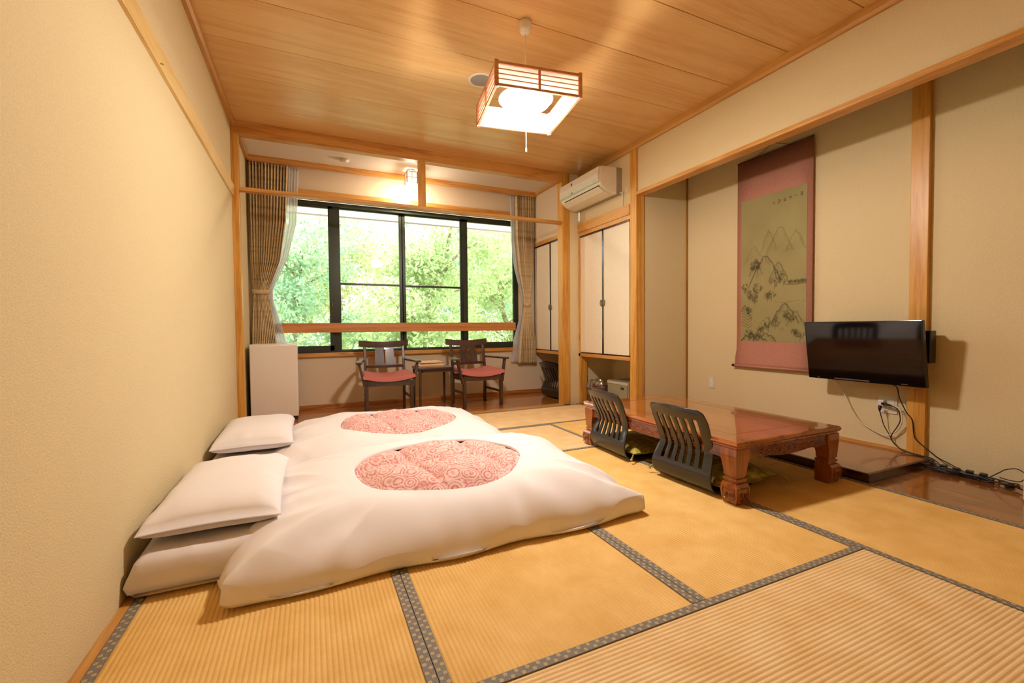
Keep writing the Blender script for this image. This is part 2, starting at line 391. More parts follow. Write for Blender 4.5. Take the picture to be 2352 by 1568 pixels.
# right wall: tokonoma back, returns, wall over the lintel and over the closet
struct('wall_toko_back', B(XB, XB+.12, YB, 3.75, -.05, 3.0), WALL)
struct('wall_toko_side', B(3.14, XB+.1, 3.645, 3.71, -.05, 3.0), WALL)
struct('wall_toko_near', B(XR, 4.0, YB, -.35, -.05, 3.0), WALL)
struct('wall_over_lintel', B(XR+.02, XR+.09, -.35, 3.63, 2.34, 3.0), WALL)
struct('wall_over_closet', B(XR+.02, XR+.09, 3.73, 4.72, 2.235, 3.0), WALL)
struct('wall_closet_return', B(2.94, 3.09, 4.715, 4.80, -.03, 3.0), WALL)
struct('wall_closet_inside', B(3.62, 3.7, 3.71, 4.80, -.03, 2.3).box(3.10, 3.7, 4.74, 4.80, -.03, 2.3).box(3.10, 3.62, 3.705, 3.73, -.03, 2.3), WALL)
# sunroom right side
mb = B(XC, XC+.06, 4.80, YW, 2.19, 3.0); mb.box(XC+.42, XC+.5, 4.8, YW, -.05, 2.3); mb.box(XC, XC+.5, 4.795, 4.81, -.05, 2.3)
struct('wall_sunroom_right', mb, WALL_S)
# ---- ceilings
ceil = struct('ceiling', B(XL-.1, 4.1, YB-.1, 4.80, ZC+.015, ZC+.1), plain('ceiling_backing', '3A2413', .9))
ys = [2.503-.4637*i for i in range(10) if 2.503-.4637*i > YB-.3][::-1]+[2.973, 3.434, 3.897, 4.358, 4.72]
for a, b_ in zip(ys[:-1], ys[1:]):
    a = max(a, YB)
    o = build('ceiling_board', B(XL, XR+.09, a+.0022, b_-.0022, ZC, ZC+.014), W_CEIL, ceil, bevel=.002, seg=1)
struct('ceiling_sunroom', B(XL-.1, 3.6, 4.78, YW+.1, 2.90, 3.0), CEIL_W)
# ceiling trims
struct('trim_3', MB().prism([(XL, 2.805), (XL+.024, 2.805), (XL+.036, 2.825), (XL+.036, ZC), (XL, ZC)], 'y', YB, 4.70), W_CEILTRIM)
struct('trim_4', MB().prism([(XR+.02, 2.795), (XR-.002, 2.795), (XR-.014, 2.815), (XR-.014, ZC), (XR+.02, ZC)], 'y', YB, 4.70), W_CEILTRIM)
# picture rail on the left wall (slightly proud), with a nail
o = struct('trim_5', MB().prism([(XL, 2.176), (XL+.016, 2.176), (XL+.018, 2.179), (XL+.018, 2.276), (XL+.014, 2.279), (XL, 2.279)], 'y', YB, 4.70), wood('nageshi_pale', 'E8C888', 'D8B06A', 'y', rough=.4))
tag(build('nail', MB().tube([(XL+.018, 2.55, 2.19), (XL+.03, 2.55, 2.187)], .003, 6), METAL), 'small metal nail sticking out of the left picture rail', 'nail')
# corner post on the left, pillar on the right, beam, hanging strut, kamoi
struct('trim_6', B(XL, XL+.055, 4.70, 4.80, 0, 2.742), W_TRIM_Z, bevel=.003)
struct('trim_7', B(2.839, 2.945, 4.70, 4.812, 0, ZC), W_TRIM_Z, bevel=.003)
struct('trim_8', B(XL, 2.839, 4.70, 4.79, 2.742, ZC), W_TRIM_X, bevel=.003)
struct('trim_9', B(1.083, 1.152, 4.705, 4.785, 2.266, 2.745), W_TRIM_Z, bevel=.003)
struct('trim_10', B(XL+.05, 2.845, 4.70, 4.775, 2.233, 2.266), W_TRIM_X, bevel=.002)
# sunroom ceiling trims and curtain box
struct('trim_11', B(XL, XL+.03, 4.79, YW, 2.855, 2.90), W_TRIM_Y, bevel=.002)
struct('trim_12', B(XC-.03, XC, 4.79, YW, 2.855, 2.90), W_TRIM_Y, bevel=.002)
struct('trim_13', B(XL+.03, XC-.03, YW-.14, YW-.115, 2.835, 2.90).box(XL+.03, XC-.03, YW-.115, YW, 2.89, 2.90), W_TRIM_X)
struct('trim_14', B(XL, XC, YW-.03, YW, 2.50, 2.615), W_TRIM_X, bevel=.003)      # window head
struct('trim_15', B(XL, XC, YW-.05, YW+.10, WZ0-.045, WZ0), W_TRIM_X, bevel=.003)  # window sill board
struct('baseboard_window', B(XL, XC+.45, YW-.02, YW, 0, .055), W_FLOOR, bevel=.002)
# tokonoma lintel, its post, corner beads, post on the back wall
struct('trim_16', B(XR, XR+.105, -.35, 3.63, 2.318, 2.352), W_TRIM_Y, bevel=.003)
struct('trim_17', B(XR, XR+.105, 3.63, 3.732, 0, 2.795), W_TRIM_Z, bevel=.003)
struct('trim_18', B(XB-.035, XB, 1.537, 1.637, .0, 3.0), W_TRIM_Z, bevel=.003)
struct('trim_19', B(XB-.015, XB, 3.63, 3.645, .055, 3.0), wood('thin_bead', 'A8742E', '8A5A1E', 'z'))
struct('trim_20', B(XB-.012, XB, 1.637, 3.63, .055, .078), W_TRIM_Y)
struct('trim_21', B(XR+.105, XB, 3.633, 3.645, .055, .078), W_TRIM_X)
struct('ceiling_toko', B(XR, XB+.1, -.35, 3.7, 2.93, 2.98), W_CEIL)
# closet face woodwork on the tatami side
struct('trim_22', B(XR-.012, XR+.09, 3.732, 4.715, 2.14, 2.25), W_TRIM_Y, bevel=.003)    # nageshi
struct('trim_23', B(XR, XR+.09, 3.732, 4.715, 2.094, 2.14), W_TRIM_Y, bevel=.002)          # kamoi
struct('trim_24', B(XR, XR+.5, 3.732, 4.74, .597, .637), W_TRIM_Y, bevel=.002)             # shelf edge
struct('trim_25', B(XR, XR+.10, 4.68, 4.715, 0, 2.10).box(XR+.02, XR+.10, 4.70, 4.745, 0, .6), W_TRIM_Z)
# sunroom cupboard woodwork
struct('trim_26', B(XC-.004, XC+.08, 4.81, YW-.03, 2.135, 2.19), W_TRIM_Y, bevel=.002)
struct('trim_27', B(XC, XC+.42, 4.81, YW, .60, .64), W_TRIM_Y, bevel=.002)

# ---- hinged closet doors
def hatch(name, n, X, y0, y1, z0, z1, handle_at, label):
    t = struct(name, B(X+.006, X+.03, y0+.002, y1-.002, z0+.002, z1-.002), CREAM)
    e = .012; mb = MB()
    mb.box(X, X+.032, y0, y0+e, z0, z1).box(X, X+.032, y1-e, y1, z0, z1).box(X, X+.032, y0, y1, z0, z0+e).box(X, X+.032, y0, y1, z1-e*1.6, z1)
    build('door_frame', mb, W_LACQ, t, bevel=.001, seg=1)
    hy = y0+.016 if handle_at == 'n' else y1-.016; s = 1 if handle_at == 'n' else -1
    hz = 1.24; mb = MB()
    prof = [(0, .0), (.02, .0), (.024, .002), (.022, .005), (.012, .006), (0, .004)]
    ring = []
    for k in range(13):
        a = PI*k/12; ring.append((X-.006, hy+s*.024*math.sin(a), hz+.036*math.cos(a)))
    mb.tube(ring, .0035, 6); mb.box(X-.004, X, hy-s*.006, hy+s*.014, hz-.034, hz+.034)
    build('door_handle', mb, BRASS, t)
    for zz in (z0+.2, z1-.2):
        yy2 = y1-.008 if handle_at == 'n' else y0
        build('hinge', B(X-.004, X, yy2, yy2+.008, zz-.03, zz+.03), BRASS, t)
hatch('door_1', 0, XR+.004, 3.736, 4.215, .64, 2.092, 'f', '')
hatch('door_2', 0, XR+.004, 4.218, 4.70, .64, 2.092, 'n', '')
hatch('door_3', 0, XC+.004, 4.83, 5.30, .642, 2.133, 'f', '')
hatch('door_4', 0, XC+.004, 5.303, 5.775, .642, 2.133, 'n', '')

# ---- window: sliding and fixed sashes
def window(n, x0, x1, y, rails, transom=None, zt=2.46, zb=.70, wl=.0, wr=.0):
    """frame of bronze aluminium, glass pane inside"""
    mb = MB(); bt, bb = rails
    mb.box(x0, x0+wl, y, y+.035, zb, zt).box(x1-wr, x1, y, y+.035, zb, zt)
    mb.box(x0, x1, y, y+.035, zt-bt, zt).box(x0, x1, y, y+.035, zb, zb+bb)
    if transom: mb.box(x0+wl, x1-wr, y+.004, y+.03, transom-.013, transom+.013)
    t = struct('window_%d' % n, mb, ALU)
    build('glass_pane', B(x0+wl-.003, x1-wr+.003, y+.015, y+.019, zb+bb-.003, zt-bt+.003), GLASS, t)
    return t
mb = B(WX0, WX1, YW+.01, YW+.10, 2.455, 2.50); mb.box(WX0, WX1, YW+.01, YW+.10, WZ0, .702).box(WX0, WX0+.03, YW+.01, YW+.1, WZ0, 2.5).box(WX1-.03, WX1, YW+.01, YW+.1, WZ0, 2.5)
struct('trim_28', mb, ALU)
win1 = window(1, -.47, .262, YW+.02, (.035, .065), None, wl=.045, wr=.045)
window(2, .30, 1.115, YW+.06, (.02, .012), 1.527, wl=.05, wr=.045)
window(3, 1.105, 1.935, YW+.06, (.02, .012), 1.522, wl=.045, wr=.035)
win4 = window(4, 1.93, 2.73, YW+.02, (.035, .065), None, wl=.062, wr=.045)
mb = B(.256, .35, YW+.055, YW+.095, .70, 2.46)
struct('trim_29', mb, ALU)
mb = MB().tube([(.235, YW+.02, 1.29), (.235, YW+.006, 1.29), (.245, YW-.004, 1.285), (.252, YW-.004, 1.24)], .005, 6)
build('latch', mb, METAL, win1)
# wooden safety rail across the window
struct('trim_30', B(-.375, 2.69, YW-.045, YW-.012, .925, 1.04), wood('rail_wood', 'CF8A4C', 'B5703A', 'x', rough=.4), bevel=.004)
for i_, x in enumerate((-.3, 1.15, 2.6)): struct('trim_%d' % (31+i_), B(x-.012, x+.012, YW-.014, YW+.03, .95, 1.0), METAL)

# ================================================================== OUTSIDE
struct('ground', B(-40, 50, 6.2, 60, -1.2, -1.0), plain('garden_ground', 'CFCFA8', .95, var=.3, vs=1.5))
SOFFIT = plain('eave_soffit', 'E9E2E4', .8, var=.03)
e = struct('trim_40', B(-6, 9, 5.95, 7.62, 2.78, 2.84), SOFFIT)
struct('trim_41', B(-6, 9, 7.62, 7.66, 2.76, 2.90), plain('eave_fascia', '8E857E', .6))
struct('roof_sun_block', B(-6, 9, YB-2, 7.7, 3.05, 3.2), plain('roof_slab', '8C8A88', .9))  # unseen slab over the house, put in to keep the sun out
def leaf_mat(name, c1, c2):
    m = bpy.data.materials.new(name); m.use_nodes = True; nt = m.node_tree; nt.nodes.clear()
    out = N(nt, 'ShaderNodeOutputMaterial'); d = N(nt, 'ShaderNodeBsdfDiffuse'); t = N(nt, 'ShaderNodeBsdfTranslucent'); mx = N(nt, 'ShaderNodeMixShader'); mx.inputs[0].default_value = .5
    n = N(nt, 'ShaderNodeTexNoise'); n.inputs['Scale'].default_value = .9; n.inputs['Detail'].default_value = 4; nt.links.new(coords(nt), n.inputs['Vector'])
    r = ramp(nt, [(.35, srgb(c1)), (.65, srgb(c2))]); nt.links.new(n.outputs[0], r.inputs[0])
    nt.links.new(r.outputs[0], d.inputs[0]); nt.links.new(r.outputs[0], t.inputs[0])
    nt.links.new(d.outputs[0], mx.inputs[1]); nt.links.new(t.outputs[0], mx.inputs[2]); nt.links.new(mx.outputs[0], out.inputs[0]); return m
LEAF = [leaf_mat('maple_leaf', '98AC78', 'BCCB96'), leaf_mat('fresh_leaf', '86A684', 'AFC8A2'), leaf_mat('yellow_leaf', 'AEB684', 'CDD0A4')]
BARK = plain('bark', '8B8066', .9, var=.2)
def crown(rng, blobs, n, size):
    c = np.array([b[:3] for b in blobs]); r = np.array([b[3] for b in blobs])
    k = rng.choice(len(blobs), n, p=(r**2/(r**2).sum()))
    d = rng.normal(size=(n, 3)); d /= np.linalg.norm(d, axis=1)[:, None]
    p = c[k]+d*(r[k]*rng.uniform(.25, 1, n)**.5)[:, None]*np.array([1, 1, .62])
    u = rng.normal(size=(n, 3)); u /= np.linalg.norm(u, axis=1)[:, None]
    a = rng.normal(size=(n, 3)); v = np.cross(u, a); v /= np.linalg.norm(v, axis=1)[:, None]
    s = (size*rng.uniform(.6, 1.3, n))[:, None]
    V = np.stack([p-u*s, p-v*s*.45, p+u*s, p+v*s*.45], 1).reshape(-1, 3)
    F = np.arange(4*n).reshape(-1, 4)
    me = bpy.data.meshes.new('foliage'); me.vertices.add(4*n); me.vertices.foreach_set('co', V.ravel())
    me.loops.add(4*n); me.loops.foreach_set('vertex_index', F.ravel()); me.polygons.add(n)
    me.polygons.foreach_set('loop_start', np.arange(0, 4*n, 4)); me.update(calc_edges=True); me.validate()
    return me
def tree(seed, x, y, h, spread, leaf, label, n=9000, size=.075, lean=0.0, low=.2):
    rng = np.random.default_rng(seed)
    t = thing('garden_tree', label, 'tree', (x, y, -1.0), group='trees outside the window')
    top = Vector((lean, 0, h*.75)); pts = [Vector((0, 0, 0)), Vector((lean*.2+.1, 0, h*.25)), Vector((lean*.6-.1, .1, h*.5)), top]
    build('trunk', MB().tube(pts, [.13, .10, .07, .03], 8), BARK, t, smooth=True)
    blobs = []
    mbr = MB()
    for i in range(11):
        f = .25+.7*i/10; a = rng.uniform(0, 2*PI); L = spread*rng.uniform(.5, 1.0)*(1.15-f*.5)
        s = Vector((lean*f, 0, h*.75*f)); e_ = s+Vector((math.cos(a)*L, math.sin(a)*L, h*rng.uniform(.02, .2)))
        m_ = s.lerp(e_, .5)+Vector((rng.uniform(-.2, .2), 0, rng.uniform(0, .25)))
        mbr.tube([s, s.lerp(m_, .5)+Vector((0, 0, .05)), m_, m_.lerp(e_, .5)+Vector((0, 0, -.06)), e_], [.045, .035, .028, .02, .01], 6)
        blobs += [(*m_, spread*.38), (*e_, spread*.42)]
    for i in range(10):
        blobs.append((rng.uniform(-spread, spread)+lean*.5, rng.uniform(-spread*.6, spread*.6), rng.uniform(h*low, h*.95), spread*.45))
    build('branch', mbr, BARK, t, smooth=True)
    me = crown(rng, blobs, n, size); me.materials.append(leaf)
    o = bpy.data.objects.new('foliage', me); sc.collection.objects.link(o); o.parent = t; o['kind'] = 'stuff'
    return t
tree(1, -.6, 12.2, 5.2, 1.9, LEAF[1], 'light green leafy tree outside the leftmost window pane', lean=.5)
tree(2, 2.2, 10.8, 5.4, 1.9, LEAF[0], 'pale maple tree with forked branches outside the middle window panes', lean=1.0, n=11000)
tree(3, 5.9, 12.6, 5.2, 1.8, LEAF[0], 'yellow green tree outside the window beside the right curtain', lean=-.6)
tree(4, 1.0, 16.5, 6.6, 2.8, LEAF[2], 'tall yellowish tree behind the maple in the garden', n=12000, size=.1)
tree(5, 6.2, 17.5, 7.0, 3.0, LEAF[1], 'tall darker green tree far back on the right of the garden', n=12000, size=.1)
tree(6, -4.2, 17.0, 7.0, 3.0, LEAF[2], 'tall tree at the far left of the garden view', n=12000, size=.1)
tree(7, 11.2, 20.0, 7.5, 3.2, LEAF[1], 'distant round tree at the far right beyond the garden', n=10000, size=.12)
def shrub(seed, x, y, r, leaf, label):
    rng = np.random.default_rng(seed)
    t = thing('garden_shrub', label, 'shrub', (x, y, -1.0), group='shrubs under the garden trees')
    me = crown(rng, [(rng.uniform(-r, r), rng.uniform(-.4, .4), r*.5+rng.uniform(0, r*.5), r*.7) for _ in range(7)], 4500, .06); me.materials.append(leaf)
    o = bpy.data.objects.new('foliage', me); sc.collection.objects.link(o); o.parent = t; o['kind'] = 'stuff'
    build('stem', MB().tube([(0, 0, 0), (.03, 0, r*.5), (0, .02, r)], [.03, .02, .01], 6), BARK, t)
shrub(11, -1.2, 9.8, .9, LEAF[0], 'low green shrub seen under the rail in the left pane')
shrub(12, 1.4, 9.6, .85, LEAF[1], 'round shrub seen below the rail behind the left armchair')
shrub(13, 4.6, 11.0, .7, LEAF[2], 'pale shrub on the sunny lawn behind the right armchair')

# ================================================================== PENDANT LAMP AND CEILING FITTINGS
LX, LY = 1.252, 2.502
def em(name, col, st):
    m, nt, b = newmat(name); b.inputs['Base Color'].default_value = (.9, .9, .9, 1)
    b.inputs['Emission Color'].default_value = col; b.inputs['Emission Strength'].default_value = st; return m
W_LAMP = wood('lamp_frame_wood', 'D9A07A', 'C58860', 'x', rough=.5)
lamp = thing('pendant_lamp', 'square wooden pendant lamp with slatted paper sides hanging from the board ceiling', 'lamp', (LX, LY, 0), math.radians(-8.5))
zb, zt, h = 2.300, 2.436, .252
build('ceiling_rose', MB().lathe([(.001, ZC-.002), (.036, ZC-.002), (.038, ZC-.012), (.037, ZC-.05), (.03, ZC-.068), (.012, ZC-.078), (.001, ZC-.079)], 24), WHITE, lamp, smooth=True)
build('cord', MB().tube([(0, 0, ZC-.075), (0, 0, zt+.01)], .004, 8), WHITE, lamp)
for sx, sy in ((-1, -1), (1, -1), (1, 1), (-1, 1)):
    build('corner_post', B(sx*h-.011, sx*h+.011, sy*h-.011, sy*h+.011, zb-.004, zt+.006), W_LAMP, lamp, bevel=.002)
for ax in (0, 1):
    for s in (-1, 1):
        def bx(a0, a1, z0, z1, th, off=0):
            c = s*(h+off)
            return B(a0, a1, c-th, c+th, z0, z1) if ax == 0 else B(c-th, c+th, a0, a1, z0, z1)
        for z0, z1 in ((zt-.014, zt), (zb, zb+.014)): build('rail', bx(-h+.011, h-.011, z0, z1, .007), W_LAMP, lamp)
        for q in range(3):
            zz = zb+.014+(q+1)*(zt-zb-.028)/4.; build('slat', bx(-h+.011, h-.011, zz-.0022, zz+.0022, .003, .003), W_LAMP, lamp)
        build('slat', bx(-.006, .006, zb+.012, zt-.012, .006, .003), W_LAMP, lamp)
        build('paper_panel', bx(-h+.008, h-.008, zb+.008, zt-.008, .0006, -.004), PAPER, lamp)
build('reflector', MB().lathe([(.001, 2.412), (.05, 2.411), (.13, 2.402), (.168, 2.385), (.17, 2.38)], 40, cap=False), plain('lamp_reflector_white', 'F6F4F0', .4, var=0), lamp, smooth=True, solid=.002)
EMI = em('lamp_tube_glow', (1, .95, .88, 1), 14.0)
ring = [(.135*math.cos(2*PI*k/40), .135*math.sin(2*PI*k/40), 2.362) for k in range(41)]
build('light_tube', MB().tube(ring, .014, 10, cap=False), EMI, lamp, smooth=True)
ring = [(.09*math.cos(2*PI*k/36), .09*math.sin(2*PI*k/36), 2.362) for k in range(37)]
build('light_tube', MB().tube(ring, .012, 10, cap=False), EMI, lamp, smooth=True)
build('lamp_hub', MB().lathe([(.001, 2.335), (.012, 2.336), (.045, 2.352), (.05, 2.37), (.05, 2.40), (.001, 2.405)], 24), plain('lamp_hub_white', 'E8DED2', .5), lamp, smooth=True)
build('pull_cord', MB().tube([(0, 0, 2.335), (0, 0, 2.072)], .0022, 6), WHITE, lamp)
build('pull_knob', MB().lathe([(.001, 2.086), (.004, 2.084), (.006, 2.066), (.005, 2.058), (.001, 2.057)], 10), WHITE, lamp)
pl = bpy.data.lights.new('lamp_light', 'POINT'); pl.energy = LAMP_W; pl.color = (1, .92, .82); pl.shadow_soft_size = .11
po = bpy.data.objects.new('lamp_light', pl); sc.collection.objects.link(po); po.location = (0, 0, 2.325); po.parent = lamp

lq = bpy.data.lights.new('lantern_light', 'POINT'); lq.energy = 30.0; lq.color = (1, .86, .66); lq.shadow_soft_size = .05
sp = thing('ceiling_speaker', 'round grey-meshed speaker set flush in the board ceiling', 'speaker', (1.229, 3.219, ZC))
build('speaker_ring', MB().lathe([(.079, -.001), (.082, -.006), (.094, -.006), (.099, -.001)], 40, cap=False), WHITE2, sp, smooth=True, fixn=False)
build('speaker_mesh', MB().lathe([(.001, -.004), (.08, -.004), (.08, -.001), (.001, -.001)], 40), plain('grey_mesh', '8F8682', .7, var=.2, vs=400), sp)
sd = thing('smoke_detector', 'small round white smoke detector on the white sunroom ceiling', 'smoke detector', (.395, 5.417, 2.90))
build('detector_base', MB().lathe([(.001, -.001), (.05, -.001), (.05, -.016), (.001, -.017)], 24), WHITE2, sd, smooth=True)
build('detector_head', MB().lathe([(.001, -.016), (.036, -.016), (.03, -.034), (.001, -.036)], 24), WHITE, sd)
ln = thing('ceiling_lantern', 'small square wooden lantern glowing on the sunroom ceiling', 'lamp', (1.158, 5.47, 2.90))
a = .062; W_LN = wood('lantern_wood', 'B0703A', '8A5326', 'z')
for sx, sy in ((-1, -1), (1, -1), (1, 1), (-1, 1)): build('corner_post', B(sx*a-.005, sx*a+.005, sy*a-.005, sy*a+.005, -.17, -.03), W_LN, ln)
for ax in (0, 1):
    for s in (-1, 1):
        for zz in (-.168, -.10, -.034):
            build('lattice_bar', B(-a, a, s*a-.003, s*a+.003, zz-.003, zz+.003) if ax == 0 else B(s*a-.003, s*a+.003, -a, a, zz-.003, zz+.003), W_LN, ln)
        build('lattice_bar', B(-.003, .003, s*a-.003, s*a+.003, -.17, -.03) if ax == 0 else B(s*a-.003, s*a+.003, -.003, .003, -.17, -.03), W_LN, ln)
        build('paper_panel', B(-a, a, s*(a-.005)-.0005, s*(a-.005)+.0005, -.165, -.035) if ax == 0 else B(s*(a-.005)-.0005, s*(a-.005)+.0005, -a, a, -.165, -.035), PAPER, ln)
lqo = bpy.data.objects.new('lantern_light', lq); sc.collection.objects.link(lqo); lqo.location = (0, 0, -.19); lqo.parent = ln
build('lantern_plate', MB().lathe([(.001, 0), (.055, 0), (.055, -.012), (.03, -.03), (.001, -.03)], 20), plain('brown_plate', '7A5A32', .5), ln)
build('bulb', MB().lathe([(.001, -.05), (.012, -.055), (.026, -.09), (.030, -.12), (.022, -.145), (.001, -.153)], 16), em('bulb_glow', (1, .78, .45, 1), 40.0), ln, smooth=True)

# ================================================================== BEDDING
def sstep(a, b, x):
    t = np.clip((x-a)/(b-a), 0, 1); return t*t*(3-2*t)
def vnoise(x, y, seed):
    """smooth value noise, vectorised"""
    r = np.random.default_rng(seed).uniform(-1, 1, (64, 64)); xi = np.floor(x).astype(int); yi = np.floor(y).astype(int)
    fx = x-xi; fy = y-yi; fx = fx*fx*(3-2*fx); fy = fy*fy*(3-2*fy)
    g = lambda i, j: r[i % 64, j % 64]
    return (g(xi, yi)*(1-fx)+g(xi+1, yi)*fx)*(1-fy)+(g(xi, yi+1)*(1-fx)+g(xi+1, yi+1)*fx)*fy
def duvet(cx, cy, x0, x1, y0, y1, seed, label):
    """cover with an oval window over the pink quilt; x0..y1 half extents around the hole centre; local coordinates"""
    t = thing('duvet', label, 'duvet', (cx, cy, 0), 0, 'duvets on the two futons')
    ha, hb = .435, .325
    def height(X, Y):
        u = np.where(X < 0, X/x0*-1, X/x1)*1.0; u = np.where(X < 0, -np.abs(X/x0), X/x1); v = np.where(Y < 0, -np.abs(Y/y0), Y/y1)
        eu = np.clip(1-np.abs(u)**3.4, 0, 1)**.60; ev = np.clip(1-np.abs(v)**3.6, 0, 1)**.55
        z = .022+.232*np.minimum(eu, 1)*ev
        z = z+.028*np.exp(-((X+.05)/.75)**2-((Y-.32)/.34)**2)+.018*np.exp(-((X-.55)/.35)**2-((Y+.05)/.4)**2)
        # head end rides up over the pillow, broad swells
        inner = sstep(0, .25, eu*ev)
        z = z+.016*vnoise(X*2.4+9, Y*2.8+3, seed)*inner+.007*vnoise(X*6+1, Y*6+7, seed+1)*inner
        # tension folds running from the rim to the near and far hems
        ang = np.arctan2(Y, X*.75); rad = np.sqrt((X/ha)**2+(Y/hb)**2)
        f1 = vnoise(ang*5.5+20, rad*.7, seed+2); f1 = 1-np.abs(f1)*2.2
        z = z+.014*np.clip(f1, -1, 1)*sstep(1.15, 1.9, rad)*inner
        # hem puckers, perpendicular to the hem
        pk = vnoise(X*13+5, Y*1.5, seed+3)*sstep(.55, .85, np.abs(v))*(np.abs(v) < .995)
        pk2 = vnoise(Y*12+5, X*1.5, seed+4)*sstep(.7, .92, np.abs(u))
        z = z+.015*(pk+pk2)*sstep(.02, .12, eu*ev)
        # diagonal creases towards the corners
        dg = vnoise((X+Y)*7, (X-Y)*1.2, seed+5); z = z+.010*(1-np.abs(dg)*2)*sstep(.5, .9, np.abs(u))*inner
        # slight dip round the window
        z = z-.012*np.exp(-((rad-1.0)/.22)**2)
        return z
    NA, NR = 360, 90
    th = np.linspace(0, 2*PI, NA, endpoint=False); ct, st_ = np.cos(th), np.sin(th)
    # window outline (slightly irregular oval) and outer rounded rectangle with pulled-out corners
    wob = 1+.035*np.cos(3*th+seed)+.02*np.cos(5*th)
    ix, iy = ha*wob*np.sign(ct)*np.abs(ct)**.9, hb*wob*np.sign(st_)*np.abs(st_)**.9
    ex = np.where(ct > 0, x1, x0); ey = np.where(st_ > 0, y1, y0)
    p = 9.0; rr = (np.abs(ct)**p+np.abs(st_)**p)**(-1/p)
    ox, oy = ex*ct*rr, ey*st_*rr
    cn = np.exp(-((np.abs(ct)-np.abs(st_))/.07)**2)      # pulled corners
    ox *= 1+.045*cn; oy *= 1+.05*cn
    ox += .012*np.sin(th*14+seed)*(np.abs(st_) < .7); oy += .014*np.sin(th*11+seed)*(np.abs(st_) > .7)
    S = np.concatenate([[0], np.linspace(0, 1, NR)**.9])
    rows = []
    s = S[1:, None]
    X = ix*(1-s)+ox*s; Y = iy*(1-s)+oy*s
    Z = height(X/(1+.045*cn*s), Y/(1+.05*cn*s)); Z[-1] = .022+.010*np.abs(np.sin(th*9+seed))
    # fold: near side bulges out over the hem
    v = np.clip(-Y/y0, 0, 1)
    rim = [np.stack([ix*1.004, iy*1.004, Z[0]-.016], 1)]
    P = [r for r in rim]+[np.stack([X[i], Y[i], Z[i]], 1) for i in range(NR)]
    # underside
    for f, zz in ((.985, .012), (.9, .006), (.6, .012)):
        P.append(np.stack([ox*f, oy*f, np.full(NA, zz)], 1))
    mb = MB(); nr = len(P); V = np.concatenate(P)
    mb.v = [tuple(map(float, q)) for q in V]
    mb.f = [(i*NA+j, i*NA+(j+1) % NA, (i+1)*NA+(j+1) % NA, (i+1)*NA+j) for i in range(nr-1) for j in range(NA)]
    build('duvet_cover', mb, COTTON, t, smooth=True, fixn=False)
    # inner quilt, visible in the window
    mb = MB(); NQ = 70; P = []
    fr = np.linspace(0.001, 1.06, NQ)[:, None]
    X = ix*fr; Y = iy*fr; Z = height(X, Y)
    cx_ = np.abs(np.sin(PI*(X+.13+.05*np.sin(Y*6))/.36)); cyq = np.abs(np.sin(PI*(Y-.06+.03*np.sin(X*7+1))/.34))
    puff = (cx_*cyq)**.42
    Z2 = Z-.034+.066*puff*(1-fr**6*.62)+.004*vnoise(X*30, Y*30, seed+8)+.008*vnoise(X*12, Y*12, seed+9)*(1-puff*.5)
    Z2 = np.where(fr > .94, np.minimum(Z2, Z-.012), Z2)
    mb.v = [tuple(map(float, q)) for q in np.stack([X, Y, Z2], -1).reshape(-1, 3)]
    mb.f = [(i*NA+j, i*NA+(j+1) % NA, (i+1)*NA+(j+1) % NA, (i+1)*NA+j) for i in range(NQ-1) for j in range(NA)]
    mb.f.append(tuple(range(NA-1, -1, -1)))
    build('inner_quilt', mb, QUILT, t, smooth=True, fixn=False)
    # stitched hem line along the near edge
    return t
def futon(cx0, cx1, cy0, cy1, zt_, seed, label):
    t = thing('futon_mattress', label, 'mattress', ((cx0+cx1)/2, (cy0+cy1)/2, 0), 0, 'futon mattresses against the left wall')
    a, b = (cx1-cx0)/2, (cy1-cy0)/2; n = 72
    u = np.linspace(-1, 1, n); U, V = np.meshgrid(u, u, indexing='ij'); U = np.sign(U)*np.abs(U)**.6; V = np.sign(V)*np.abs(V)**.6
    r = .055
    def shell(top):
        X, Y = a*U, b*V; d = np.minimum(a-np.abs(X), b-np.abs(Y)); d = np.clip(d/r, 0, 1); e_ = np.sqrt(np.clip(1-(1-d)**2, 0, 1))
        if top: Z = zt_-r*1.1+r*1.1*e_+.006*vnoise(X*5, Y*5, seed)+.004*vnoise(X*22, Y*3, seed+2)*(d < .99)
        else: Z = .030*(1-e_)
        return np.stack([X, Y, Z], -1)
    mb = MB(); mb.grid(shell(True).tolist()); mb.grid(shell(False)[::-1].tolist())
    # side skirt
    T, Bt = shell(True), shell(False)
    def edge(A): return np.concatenate([A[:, 0], A[-1, 1:], A[::-1, -1][1:], A[0, ::-1][1:-1]])
    et, eb = edge(T), edge(Bt); m = len(et); mid = (et+eb)/2; mid[:, :2] *= 1+.014/np.maximum(.3, np.linalg.norm(mid[:, :2], axis=1))[:, None]*.8
    base = len(mb.v); mb.v += [tuple(map(float, q)) for q in np.concatenate([et, mid, eb])]
    for k_ in range(2):
        mb.f += [(base+k_*m+i, base+k_*m+(i+1) % m, base+(k_+1)*m+(i+1) % m, base+(k_+1)*m+i) for i in range(m)]
    o = build('mattress_pad', mb, COTTON2, t, smooth=True)
    w_ = o.modifiers.new('weld', 'WELD'); w_.merge_threshold = .0008
    return t
